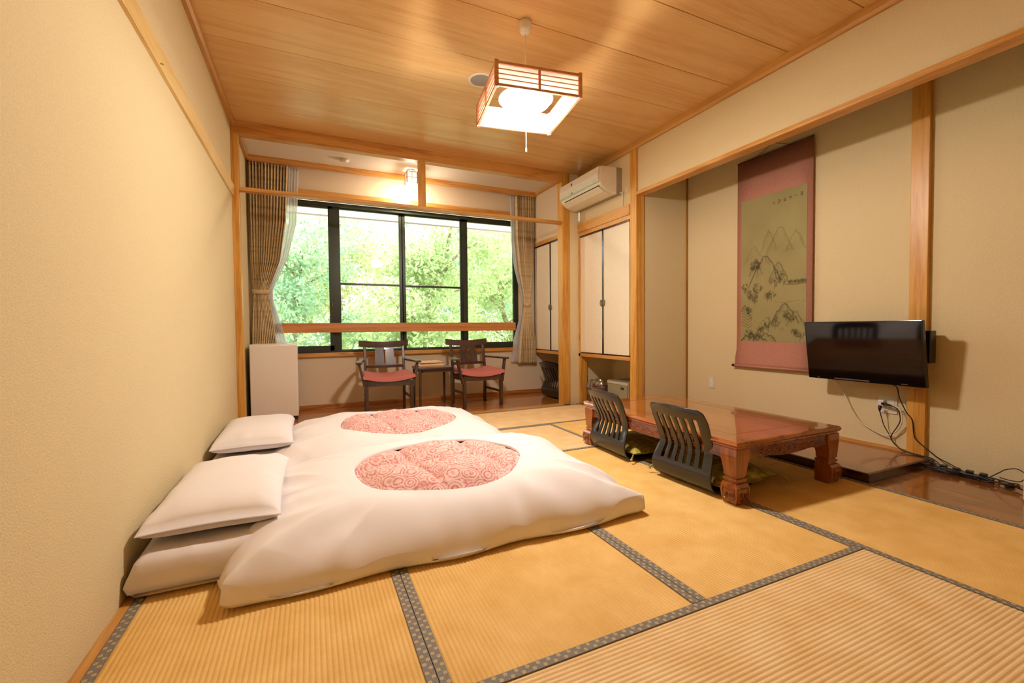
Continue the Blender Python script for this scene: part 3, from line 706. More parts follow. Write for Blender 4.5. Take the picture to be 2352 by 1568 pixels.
def pillow(cx, cy, cz, a, b, h_, seed, label, rz=0):
    n = 56; u = np.linspace(-1, 1, n); U, V = np.meshgrid(u, u, indexing='ij')
    # pinched sides, sharp corners
    X = a*U*(1-.05*(1-V**2)); Y = b*V*(1-.06*(1-U**2))
    e_ = np.clip((1-U**4)*(1-V**4), 0, 1)**.42
    wr = .006*vnoise(X*18, Y*5, seed)*sstep(.55, .9, np.abs(V))+.004*vnoise(X*5, Y*18, seed+1)*sstep(.6, .9, np.abs(U))+.006*vnoise(X*5, Y*5, seed+2)
    top = np.stack([X, Y, h_*.42+h_*.58*e_+wr*(e_ > .02)], -1); bot = np.stack([X, Y, h_*.42-h_*.40*e_], -1)
    t = thing('pillow', label, 'pillow', (cx, cy, cz), rz, 'pillows at the wall end of the futons')
    mb = MB(); mb.grid(top.tolist()); mb.grid(bot[::-1].tolist())
    o = build('pillow_case', mb, COTTON, t, smooth=True); w_ = o.modifiers.new('weld', 'WELD'); w_.merge_threshold = .0008
    pts = []
    for k_ in range(n): pts.append((X[k_, 0], Y[k_, 0], h_*.42))
    build('seam', MB().tube([(x*1.0, y-.001, z) for x, y, z in pts], .0025, 5), COTTON2, t)
    return t
futon(-.605, 1.40, 1.945, 2.93, .150, 3, 'white futon mattress nearer the camera')
futon(-.605, 1.38, 3.16, 4.15, .150, 13, 'white futon mattress nearer the window')
pillow(-.36, 2.42, .150, .235, .425, .150, 5, 'white pillow on the near futon by the left wall')
pillow(-.36, 3.66, .150, .235, .425, .155, 15, 'white pillow on the far futon by the left wall', rz=.02)
duvet(.625, 2.27, .955, .945, .545, .72, 4, 'near duvet with white cover and oval window showing pink quilt')
duvet(.62, 3.50, .95, .80, .50, .70, 27, 'far duvet with white cover and oval pink window, nearer the armchairs')

# ================================================================== CURTAINS
def curtain(name, rows, y0, amp, nf, mat, label, cat, group=None, seed=0, tieband=None):
    """rows: (z, xleft, xright, amplitude factor) from top to bottom"""
    NC, NZ = nf*10+1, 90
    zs = [r[0] for r in rows]; Z = np.linspace(zs[0], zs[-1], NZ)
    f = lambda k: np.interp(-Z, [-z for z in zs], [r[k] for r in rows])
    xl, xr, am = f(1), f(2), f(3); P = []
    rg = np.random.default_rng(seed); ph = np.cumsum(rg.uniform(.6, 1.4, NC)); ph = ph/ph[-1]*nf*2*PI
    for i in range(NZ):
        t = np.linspace(0, 1, NC); x = xl[i]+(xr[i]-xl[i])*t+.004*np.sin(ph*2+Z[i]*3)
        d = amp*am[i]*np.sin(ph+.35*np.sin(Z[i]*2.5+t*6))+.012*am[i]*vnoise(t*7+3, np.full(NC, Z[i]*1.5), seed+1)
        P.append([(float(a), float(y0+b), float(Z[i])) for a, b in zip(x, d)])
    t = thing(name, label, cat, (0, 0, 0), 0, group)
    xm = (rows[0][1]+rows[0][2])/2
    t.location = (xm, y0, 0)
    P = [[(a-xm, b-y0, z) for a, b, z in r] for r in P]
    mb = MB(); mb.grid(P); build('curtain_panel', mb, mat, t, smooth=True, solid=.0012, fixn=False)
    if tieband:
        z, a, b, dy = tieband; ring = []
        for k in range(25):
            q = 2*PI*k/24; ring.append(((a+b)/2-xm+(b-a)/2*math.cos(q), dy*math.sin(q), z+.01*math.sin(q)))
        mb = MB()
        vs = [(x, y, z2+dz) for dz in (-.022, .022) for (x, y, z2) in ring]
        mb.add(vs, [(i, i+1, i+26, i+25) for i in range(24)])
        build('tieback', mb, mat, t, smooth=True, solid=.003)
    return t
curtain('curtain', [(2.835, -.60, -.20, 1), (2.2, -.60, -.235, .9), (1.75, -.595, -.30, .8), (1.42, -.575, -.42, .5), (1.39, -.573, -.425, .45), (1.30, -.58, -.415, .6), (.95, -.60, -.37, .8), (.50, -.61, -.33, .9)],
        YW-.085, .030, 13, CURTAIN, 'beige woven curtain tied back at the left end of the window', 'curtain', 'beige curtains at the window', 3, (1.40, -.588, -.412, .045))
curtain('curtain', [(2.835, 2.68, 2.975, 1), (2.2, 2.69, 2.96, .9), (1.8, 2.73, 2.95, .8), (1.40, 2.80, 2.905, .5), (1.29, 2.81, 2.90, .45), (1.15, 2.79, 2.915, .6), (.8, 2.745, 2.98, .8), (.45, 2.71, 3.0, .9)],
        YW-.085, .030, 10, CURTAIN, 'beige woven curtain tied back beside the right cupboard of the sunroom', 'curtain', 'beige curtains at the window', 5, (1.30, 2.80, 2.91, .045))
curtain('sheer_curtain', [(2.83, -.30, -.09, 1), (2.2, -.32, -.125, .9), (1.8, -.36, -.22, .8), (1.42, -.46, -.385, .5), (1.3, -.46, -.385, .5), (1.1, -.42, -.33, .7), (.8, -.38, -.25, .9), (.5, -.36, -.20, 1)],
        YW-.055, .012, 7, SHEER, 'white sheer curtain gathered behind the left beige curtain', 'curtain', 'sheer curtains', 7)
curtain('sheer_curtain', [(2.83, 2.615, 2.72, 1), (2.2, 2.625, 2.73, .9), (1.8, 2.67, 2.77, .8), (1.40, 2.78, 2.83, .5), (1.3, 2.785, 2.83, .5), (1.1, 2.75, 2.81, .7), (.8, 2.66, 2.76, .9), (.47, 2.62, 2.73, 1)],
        YW-.055, .012, 5, SHEER, 'white sheer curtain gathered behind the right beige curtain', 'curtain', 'sheer curtains', 9)

# ================================================================== SUNROOM FURNITURE
fr = thing('refrigerator', 'small white refrigerator in the sunroom corner below the left curtain', 'refrigerator', (-.355, 5.24, 0))
FRW = plain('fridge_enamel', 'EFE6DC', .3, var=.01, coat=.3)
build('cabinet', B(-.222, .218, .045, .46, .03, .79), FRW, fr, bevel=.012)
build('door', B(-.225, .222, 0, .043, .035, .802), FRW, fr, bevel=.012, seg=3)
build('top_panel', B(-.228, .224, .03, .47, .79, .812), FRW, fr, bevel=.008)
build('door_gasket', B(-.215, .214, .038, .05, .045, .785), plain('gasket', '8C857C', .7), fr)
build('plinth', B(-.21, .21, .03, .45, 0, .035), BLACKP, fr)

def armchair(loc, rz, label):
    t = thing('armchair', label, 'armchair', loc, rz, 'dark wooden armchairs by the window')
    # front legs, rear legs running up as stiles (splayed back)
    for s in (-1, 1):
        build('leg', MB().prism([(s*.245-.018, -.235), (s*.245+.018, -.235), (s*.245+.018, -.195), (s*.245-.018, -.195)], 'z', 0, .385), W_CHAIR, t, bevel=.004)
        pr = [(.205, 0), (.245, 0), (.225, .40), (.262, .60), (.30, .77), (.275, .77), (.232, .60), (.195, .40)]
        build('leg', MB().prism(pr, 'x', s*.225-.016, s*.225+.016), W_CHAIR, t, bevel=.004)
        # arm support slanting outwards, armrest
        sup = [(s*.262, -.235), (s*.296, -.235), (s*.296, -.185), (s*.262, -.185)]
        mb = MB(); x0, x1 = s*.262, s*.318
        v = [(x0-.012*1, -.21-.028, .30), (x0+.012, -.21-.028, .30), (x0+.012, -.21+.028, .30), (x0-.012, -.21+.028, .30),
             (x1-.013, -.175-.022, .575), (x1+.013, -.175-.022, .575), (x1+.013, -.175+.022, .575), (x1-.013, -.175+.022, .575)]
        mb.add(v, [(0,3,2,1),(4,5,6,7),(0,1,5,4),(1,2,6,5),(2,3,7,6),(3,0,4,7)])
        build('arm_support', mb, W_CHAIR, t, bevel=.004)
        mb = MB()
        pts = [(s*.29, -.245), (s*.355, -.235), (s*.352, -.10), (s*.31, .08), (s*.262, .235), (s*.232, .235), (s*.262, .06), (s*.285, -.10)]
        mb.prism(pts, 'z', .575, .600); build('armrest', mb, W_CHAIR_X, t, bevel=.007, seg=3)
        build('stretcher', B(s*.238-.009, s*.238+.009, -.20, .215, .165, .195), W_CHAIR_X, t, bevel=.003)
    # seat rail and saddle seat
    mb = B(-.245, .245, -.235, -.212, .325, .385); mb.box(-.24, .24, .19, .212, .33, .385).box(-.258, -.236, -.225, .20, .33, .385).box(.236, .258, -.225, .20, .33, .385)
    build('seat_rail', mb, W_CHAIR_X, t, bevel=.003)
    n = 25; U, V = np.meshgrid(np.linspace(-1, 1, n), np.linspace(-1, 1, n), indexing='ij')
    d = (np.clip(1-np.abs(U)**8, 0, 1)*np.clip(1-np.abs(V)**8, 0, 1))**.5
    X, Y = .285*U*(1-.04*(V+1)), -.01+.245*V; zt_ = .405+.045*np.abs(U)**2+.030*d+.008*V; zb_ = .375+.042*np.abs(U)**2-.0*d
    mb = MB(); mb.grid(np.stack([X, Y, zt_], -1).tolist()); mb.grid(np.stack([X, Y, zb_], -1)[::-1].tolist())
    T = np.stack([X, Y, zt_], -1); Bm = np.stack([X, Y, zb_], -1)
    eg = lambda A: np.concatenate([A[:, 0], A[-1, 1:], A[::-1, -1][1:], A[0, ::-1][1:-1]])
    et, eb = eg(T), eg(Bm); m_ = len(et); b0 = len(mb.v); mb.v += [tuple(map(float, q)) for q in np.concatenate([et, eb])]
    mb.f += [(b0+i, b0+(i+1) % m_, b0+m_+(i+1) % m_, b0+m_+i) for i in range(m_)]
    o = build('seat', mb, PINK_SEAT, t, smooth=True); w_ = o.modifiers.new('weld', 'WELD'); w_.merge_threshold = .0008
    # crest rail (curved in plan, winged ends), lower rail, splat with keyhole slot
    mb = MB(); L = []
    for k in range(17):
        u = -1+2*k/16; x = .292*u; y = .295-.035*(1-u*u); zt2 = .815+.012*u*u-.008*(1-abs(u)); zb2 = .735+.018*abs(u)**3
        L.append([(x, y-.012, zb2), (x, y+.012, zb2), (x, y+.018, zt2), (x, y-.006, zt2)])
    vs = [p for q in L for p in q]; fs = [(i*4+k, i*4+(k+1) % 4, (i+1)*4+(k+1) % 4, (i+1)*4+k) for i in range(16) for k in range(4)]+[(3, 2, 1, 0), (64, 65, 66, 67)]
    mb.add(vs, fs); build('crest_rail', mb, W_CHAIR_X, t, bevel=.004)
    mb = MB(); mb.prism([(-.22, .205), (0, .19), (.22, .205), (.22, .228), (0, .213), (-.22, .228)], 'z', .495, .53); build('lower_rail', mb, W_CHAIR_X, t, bevel=.003)
    # splat: outline with a slot
    def ys(z): return .203+(z-.53)*.26
    mb = MB(); W0, W1 = .118, .108
    for s in (-1, 1):
        zz = [.53, .56, .60, .65, .69, .705, .715, .74]; inn = [0, .010, .010, .010, .012, .012, 0, 0]
        inn = [.0, .009, .009, .009, .013, .013, .0, .0]
        for i in range(len(zz)-1):
            z0, z1 = zz[i], zz[i+1]; a0, a1 = inn[i], inn[i+1]
            wo0 = W0+(W1-W0)*(z0-.53)/.21; wo1 = W0+(W1-W0)*(z1-.53)/.21
            v = [(s*a0, ys(z0)-.007, z0), (s*wo0, ys(z0)-.003, z0), (s*wo0, ys(z0)+.008, z0), (s*a0, ys(z0)+.005, z0),
                 (s*a1, ys(z1)-.007, z1), (s*wo1, ys(z1)-.003, z1), (s*wo1, ys(z1)+.008, z1), (s*a1, ys(z1)+.005, z1)]
            mb.add(v, [(0,3,2,1),(4,5,6,7),(0,1,5,4),(1,2,6,5),(2,3,7,6),(3,0,4,7)])
    build('back_splat', mb, W_CHAIR, t)
    return t
armchair((.80, 5.26, 0), math.radians(-2), 'dark wooden armchair with rose seat between refrigerator and small table')
armchair((1.885, 5.235, 0), math.radians(4), 'dark wooden armchair with rose seat nearer the right curtain')
st = thing('side_table', 'small dark wooden side table between the two armchairs', 'table', (1.375, 5.40, 0))
build('tabletop', B(-.215, .215, -.19, .21, .462, .492), W_CHAIR_X, st, bevel=.006)
build('apron', B(-.185, .195, -.165, -.145, .43, .462).box(-.185, .195, .165, .185, .43, .462).box(-.185, -.165, -.165, .185, .43, .462).box(.175, .195, -.165, .185, .43, .462), W_CHAIR_X, st, bevel=.002)
for x in (-.195, .195):
    for y in (-.16, .18):
        build('leg', MB().add([(x-.011, y-.011, 0), (x+.011, y-.011, 0), (x+.011, y+.011, 0), (x-.011, y+.011, 0), (x-.016, y-.016, .462), (x+.016, y-.016, .462), (x+.016, y+.016, .462), (x-.016, y+.016, .462)],
              [(0,3,2,1),(4,5,6,7),(0,1,5,4),(1,2,6,5),(2,3,7,6),(3,0,4,7)]), W_CHAIR, st, bevel=.003)
def folded(x, y, z, a, b, h_, mat, label, seed):
    n = 30; U, V = np.meshgrid(np.linspace(-1, 1, n), np.linspace(-1, 1, n), indexing='ij'); U = np.sign(U)*np.abs(U)**.7; V = np.sign(V)*np.abs(V)**.7
    e_ = ((1-np.abs(U)**10)*(1-np.abs(V)**10)).clip(0, 1)**.4
    top = np.stack([a*U, b*V, h_*.35+h_*.65*e_+.006*vnoise(U*3+4, V*3+4, seed)*e_], -1); bot = np.stack([a*U, b*V, h_*.35*(1-e_)], -1)
    mb = MB(); mb.grid(top.tolist()); mb.grid(bot[::-1].tolist()); 
    o = build('folded_cloth', mb, mat, None, loc=(x, y, z), smooth=True, rz=math.radians(seed % 5-2)); w_ = o.modifiers.new('weld', 'WELD'); w_.merge_threshold = .001
    tag(o, label, 'cloth'); return o
tr = thing('serving_tray', 'flat pale tray under the folded cloths on the side table', 'tray', (1.345, 5.42, .492))
mb = MB(); mb.box(-.165, .165, -.12, .13, 0, .006); mb.box(-.165, -.157, -.12, .13, .006, .022).box(.157, .165, -.12, .13, .006, .022).box(-.165, .165, -.12, -.112, .006, .022).box(-.165, .165, .122, .13, .006, .022)
build('tray_body', mb, wood('tray_wood', 'D8B48A', 'C49A6A', 'x'), tr, bevel=.002)
folded(1.345, 5.42, .499, .148, .105, .030, BEIGE_CLOTH, 'lower folded beige cloth lying in the tray on the side table', 6)
folded(1.35, 5.425, .530, .135, .095, .030, BEIGE_CLOTH, 'upper folded beige cloth topmost of the pile on the side table', 9)

# ================================================================== LEGLESS CHAIRS
def zaisu(loc, rz, label, group='black bentwood legless chairs'):
    # profile in (x forward, z): seat front -> bend -> lumbar -> top
    prof = [(.40, .012), (.30, .008), (.16, .006), (.07, .007), (.030, .014), (.004, .038), (-.010, .075), (-.010, .11), (.004, .16), (.020, .205), (.024, .235), (.012, .275), (-.015, .33), (-.045, .39), (-.072, .44), (-.086, .468), (-.092, .480)]
    n_s = len(prof); S = np.linspace(0, n_s-1, 61); px = np.interp(S, range(n_s), [p[0] for p in prof]); pz = np.interp(S, range(n_s), [p[1] for p in prof])
    k_ = np.array([1, 4, 6, 4, 1])/16
    px[2:-2] = np.convolve(px, k_, 'valid'); pz[2:-2] = np.convolve(pz, k_, 'valid')
    # columns: margin, 6 slots with bars between
    cols = [-1]; slots = []
    edges = np.linspace(-.74, .74, 7)
    for i in range(7):
        cols += [edges[i]-.055, edges[i]+.055] if False else []
    c = [-1, -.93]; sl = []
    sw, gap = .115, .15
    x = -(6*sw+5*gap)/2
    for i in range(6):
        c += [x, x+sw]; sl.append((x, x+sw)); x += sw+gap
    c += [.93, 1]; c = sorted(c)
    V = []; F = []; nc = len(c)
    for i in range(61):
        z = pz[i]; s_ = S[i]/(n_s-1)
        hw = .222 if s_ < .35 else np.interp(z, [0, .1, .23, .40, .48], [.222, .224, .200, .212, .200])
        if z > .455: hw -= .028*((z-.455)/.025)**2
        if s_ < .06: hw -= .03*(1-s_/.06)**2
        for q in c:
            bow = .035*(q*q)*np.clip((z-.12)/.3, 0, 1)*(1 if s_ > .3 else 0)
            V.append((float(px[i]+bow), float(-q*hw), float(z+(.010*(1-q*q) if s_ > .97 else 0))))
    for i in range(60):
        zc = (pz[i]+pz[i+1])/2; back = S[i]/(n_s-1) > .42
        for j in range(nc-1):
            qm = (c[j]+c[j+1])/2
            if back and .135 < zc < .425 and any(a < qm < b for a, b in sl): continue
            F.append((i*nc+j, i*nc+j+1, (i+1)*nc+j+1, (i+1)*nc+j))
    mb = MB().add(V, F)
    o = build('legless_chair', mb, BLACKW, None, loc=loc, rz=rz, smooth=True, solid=.009, fixn=False)
    b_ = o.modifiers.new('bevel', 'BEVEL'); b_.width = .0025; b_.segments = 2; b_.limit_method = 'ANGLE'; b_.angle_limit = math.radians(50)
    return tag(o, label, 'chair', group)
zaisu((2.012, 1.975, .006), math.radians(2), 'black slatted legless chair nearest the camera at the low table')
zaisu((2.02, 2.70, .006), math.radians(-3), 'black slatted legless chair at the far end of the low table')
zaisu((2.955, 5.225, .004), math.radians(3), 'black slatted legless chair stored in front under the sunroom cupboard')
zaisu((3.005, 5.235, .016), math.radians(3), 'black slatted legless chair nested behind the other under the sunroom cupboard')
def cushion(cx, cy, z, a, b, h_, rz, seed, label):
    n = 44; u = np.linspace(-1, 1, n); U, V = np.meshgrid(u, u, indexing='ij')
    X = a*U*(1-.045*(1-V**2)); Y = b*V*(1-.045*(1-U**2)); e_ = np.clip((1-U**4)*(1-V**4), 0, 1)**.55
    wr = .008*vnoise(X*14, Y*14, seed)
    top = np.stack([X, Y, h_*.5+(h_*.5+wr)*e_-.012*np.exp(-(U**2+V**2)/.02)], -1); bot = np.stack([X, Y, h_*.5-h_*.49*e_], -1)
    t = thing('floor_cushion', label, 'cushion', (cx, cy, z), rz, 'olive floor cushions')
    mb = MB(); mb.grid(top.tolist()); mb.grid(bot[::-1].tolist()); o = build('cushion_cover', mb, ZAB, t, smooth=True); w_ = o.modifiers.new('weld', 'WELD'); w_.merge_threshold = .0008
    for sx, sy in ((-1, -1), (1, -1), (1, 1), (-1, 1)):
        build('tassel', MB().tube([(sx*a*.99, sy*b*.99, h_*.5), (sx*(a+.02), sy*(b+.015), h_*.3), (sx*(a+.035), sy*(b+.02), .006)], [.004, .006, .009], 6), ZAB, t)
    return t
cushion(2.295, 1.965, .022, .245, .265, .085, math.radians(2), 3, 'olive floral floor cushion on the near legless chair under the table edge')
cushion(2.305, 2.70, .022, .245, .27, .085, math.radians(-3), 8, 'olive floral floor cushion on the far legless chair')

# ================================================================== LOW LACQUERED TABLE
tb = thing('low_table', 'low glossy rosewood table with carved aprons and curved legs', 'table', (2.485, 2.325, 0), math.radians(-.6))
A_, B_ = .452, .727; ZT = .342
mb = MB()
prof = [(0, ZT-.044), (-.006, ZT-.040), (-.006, ZT-.032), (.002, ZT-.028), (.008, ZT-.020), (.008, ZT-.012), (.004, ZT-.004), (-.002, ZT)]
for i, (o_, z) in enumerate(prof):
    a, b = A_+o_-.008, B_+o_-.008; mb.v += [(-a, -b, z), (a, -b, z), (a, b, z), (-a, b, z)]
for i in range(len(prof)-1):
    mb.f += [(i*4+k, i*4+(k+1) % 4, (i+1)*4+(k+1) % 4, (i+1)*4+k) for k in range(4)]
mb.f += [(3, 2, 1, 0)]
# frame top, leaving the inner panel recessed by a groove
ia, ib = A_-.135, B_-.135; q = (len(prof)-1)*4; n0 = len(mb.v)
mb.v += [(-ia, -ib, ZT), (ia, -ib, ZT), (ia, ib, ZT), (-ia, ib, ZT), (-ia, -ib, ZT-.003), (ia, -ib, ZT-.003), (ia, ib, ZT-.003), (-ia, ib, ZT-.003)]
mb.f += [(q+k, q+(k+1) % 4, n0+(k+1) % 4, n0+k) for k in range(4)]+[(n0+k, n0+(k+1) % 4, n0+4+(k+1) % 4, n0+4+k) for k in range(4)]+[(n0+4, n0+5, n0+6, n0+7)]
build('tabletop', mb, W_TABLE, tb, bevel=.0015, seg=1)
build('top_panel', B(-ia+.004, ia-.004, -ib+.004, ib-.004, ZT-.004, ZT-.0006), W_TABLE, tb)
# aprons with a scalloped lower edge
def apron(L, axis, c, s):
    pts = [(-L, .298), (L, .298)]; low = []
    m = 60
    for i in range(m+1):
        u = L-2*L*i/m; w_ = abs(u)/L; z = .236
        d = L-abs(u)
        if d < .085: z = .236-.075*(1-math.sqrt(max(0, 1-((.085-d)/.085)**2)))
        z -= .012*max(0, math.cos(PI*u/(L*.9)))*(1 if w_ < .45 else 0)
        z -= .008*math.exp(-((w_-.62)/.05)**2)
        low.append((u, z))
    pts += low
    mb = MB()
    if axis == 'y': mb.prism([(p[0], p[1]) for p in pts], 'x', c-.011, c+.011)   # runs along y
    else: mb.prism([(p[0], p[1]) for p in pts], 'y', c-.011, c+.011)
    build('apron', mb, W_TABLE_D, tb, bevel=.002, seg=1)
    # carved scrollwork in relief
    cb = MB(); W_ = L*.62; o_ = c+s*.0125
    k = 0; u = -W_
    while u < W_:
        ctr = (u, .262+.005*math.sin(k*2.1)); pts2 = []
        for j in range(17):
            a = j/16*2.6*PI*(1 if k % 2 else -1)+k; r_ = .019*(1-j/20)
            p = (ctr[0]+r_*math.cos(a), ctr[1]+r_*.75*math.sin(a))
            pts2.append((o_, p[0], p[1]) if axis == 'y' else (p[0], o_, p[1]))
        cb.tube(pts2, .0032, 5); u += .031; k += 1
    build('carving', cb, W_TABLE_L, tb, smooth=True)
apron(B_-.06, 'y', -A_+.030, -1); apron(B_-.06, 'y', A_-.030, 1); apron(A_-.06, 'x', -B_+.030, -1); apron(A_-.06, 'x', B_-.030, 1)
# cabriole legs: lofted squares moving in and out along the diagonal
LP = [(.298, .060, .052), (.262, .062, .054), (.235, .060, .050), (.205, .056, .0445), (.175, .054, .0405), (.150, .0545, .040), (.149, .056, .035), (.138, .056, .035), (.137, .0555, .043), (.126, .0555, .043), (.125, .057, .038), (.116, .057, .038), (.112, .0525, .044), (.098, .048, .050), (.070, .046, .0525), (.035, .049, .049), (.008, .054, .044), (0, .055, .042)]
for sx, sy in ((-1, -1), (1, -1), (1, 1), (-1, 1)):
    mb = MB()
    for z, c, h_ in LP:
        cx_, cy2 = sx*(A_-c+.0), sy*(B_-c+.0); mb.v += [(cx_-h_, cy2-h_, z), (cx_+h_, cy2-h_, z), (cx_+h_, cy2+h_, z), (cx_-h_, cy2+h_, z)]
    n_ = len(LP); mb.f = [(i*4+k, i*4+(k+1) % 4, (i+1)*4+(k+1) % 4, (i+1)*4+k) for i in range(n_-1) for k in range(4)]+[(0, 1, 2, 3), (n_*4-1, n_*4-2, n_*4-3, n_*4-4)]
    lg = build('leg', mb, W_TABLE_L, tb, bevel=.004)
    # carved panel lines and a curl on the two outer faces of the foot
    cb = MB()
    for face in (0, 1):
        off = .0525+.0015
        cx_, cy2 = sx*(A_-.046), sy*(B_-.046)
        def pt(u, z):
            return (cx_+u, cy2+sy*off, z) if face == 0 else (cx_+sx*off, cy2+u, z)
        cb.tube([pt(-.036, .022), pt(-.036, .092), pt(.036, .092), pt(.036, .022), pt(-.036, .022)], .0022, 5)
        cb.tube([pt(-.02+.02*math.sin(j*.5)*(1-j/18), .055+.018*math.cos(j*.5)*(1-j/18)) for j in range(16)], .003, 5)
        cb.tube([pt(.002, .04), pt(.012, .062), pt(.022, .045), pt(.014, .034)], .003, 5)
    build('carving', cb, W_TABLE_D, lg)

# ================================================================== WALL AIR CONDITIONER
ac = thing('air_conditioner', 'white wall air conditioner above the cream closet doors', 'air conditioner', (XR+.02, 4.295, 2.39))
ACW = plain('air_conditioner_shell', 'E6DDC6', .35, var=.015)
pf = [(0, .01), (0, .285), (-.20, .285), (-.262, .282), (-.290, .270), (-.300, .20), (-.298, .14), (-.285, .095), (-.262, .062), (-.228, .038), (-.17, .018), (-.08, .004)]
build('casing', MB().prism([(x+.012 if x < -.2 else x, z) for x, z in pf], 'y', -.405, .405), ACW, ac, bevel=.006)
pn = [(-.268, .284), (-.292, .272), (-.303, .20), (-.301, .145), (-.294, .112), (-.285, .115), (-.292, .20), (-.283, .268)]
build('front_panel', MB().prism(pn, 'y', -.395, .395), WHITE2, ac, bevel=.002)
build('side_band', MB().prism([(-.07, .005), (-.0, .005), (-.0, .287), (-.07, .287)], 'y', -.409, .409), plain('grey_side_band', '9F8F78', .5), ac, bevel=.002)
build('air_outlet', MB().prism([(-.272, .079), (-.226, .041), (-.222, .047), (-.268, .085)], 'y', -.36, .33), plain('outlet_slot_dark', '2E2A18', .6), ac)
build('louver_flap', MB().prism([(-.283, .066), (-.278, .060), (-.215, .020), (-.12, -.002), (-.12, .004), (-.212, .028), (-.276, .068)], 'y', -.37, .36), ACW, ac)
build('accent_strip', MB().prism([(-.3025, .152), (-.3015, .118), (-.2995, .118), (-.3005, .152)], 'y', -.38, .38), plain('pale_blue_strip', 'CFE0D2', .3), ac)
# two small unreadable dark marks and a blue dot on the panel, as in the photograph
mb = MB(); mb.box(-.3035, -.300, .115, .133, .215, .235); mb.box(-.3035, -.300, .119, .137, .236, .243); build('logo_mark', mb, RUBBER, ac)
mb = MB(); mb.box(-.304, -.300, .128, .138, .122, .136).box(-.304, -.300, .108, .114, .127, .137).box(-.304, -.300, .096, .104, .124, .129).box(-.304, -.300, .114, .128, .119, .123); build('logo_mark', mb, plain('mark_grey', '5D584C', .5), ac)
build('indicator', B(-.302, -.298, .345, .357, .11, .116), plain('blue_dot', '6FB4C0', .4), ac)
mb = MB().tube([(-.02, -.41, .02), (-.02, -.435, .012), (-.022, -.452, -.008), (-.022, -.455, -.05), (-.024, -.448, -.09), (-.024, -.452, -.14)], [.012, .012, .010, .005, .004, .004], 8)
build('hose', mb, CABLE_W, ac, smooth=True)
tag(build('power_outlet', B(-.006, 0, -.022, .022, -.03, .03), WHITE2, None, loc=(XR+.02, 3.800, 2.420), bevel=.002), 'small white outlet beside the air conditioner hose', 'outlet')

# ================================================================== HANGING SCROLL
scx = XB-.022
sr = thing('hanging_scroll', 'pink mounted hanging scroll with an ink landscape in the alcove', 'scroll', (scx, 2.64, .577))
PINKM = plain('scroll_pink_silk', 'B97F6C', .8, var=.06, vs=60, bmp=.2, bs=600)
hw, H = .352, 1.93
def sx_(z):   # slight outward curl near the roller
    return -.012*max(0, (.35-z)/.35)**2-.004
rowsz = [0, .03, .08, .15, .25, .4, .8, 1.2, 1.6, H]
P = [[(sx_(z), hw*(1.03 if z < .1 else 1)*s, z) for s in (1, .5, 0, -.5, -1)] for z in rowsz]
build('mount', MB().grid(P), PINKM, sr, smooth=True, solid=.002, fixn=False)
build('roller', MB().tube([(-.02, -hw-.008, .0), (-.02, hw+.008, .0)], .011, 12), PINKM, sr, smooth=True)
for s in (-1, 1): build('roller_knob', MB().tube([(-.02, s*(hw+.008), .0), (-.02, s*(hw+.035), .0)], [.012, .014], 12), W_LACQ, sr, smooth=True)
build('top_bar', MB().tube([(-.004, -hw, H), (-.004, hw, H)], .006, 8), W_LACQ, sr)
build('hanging_cord', MB().tube([(-.004, -.17, H), (-.002, 0, H+.075), (-.004, .17, H)], .002, 5), plain('scroll_cord', '5A4A30', .8), sr)
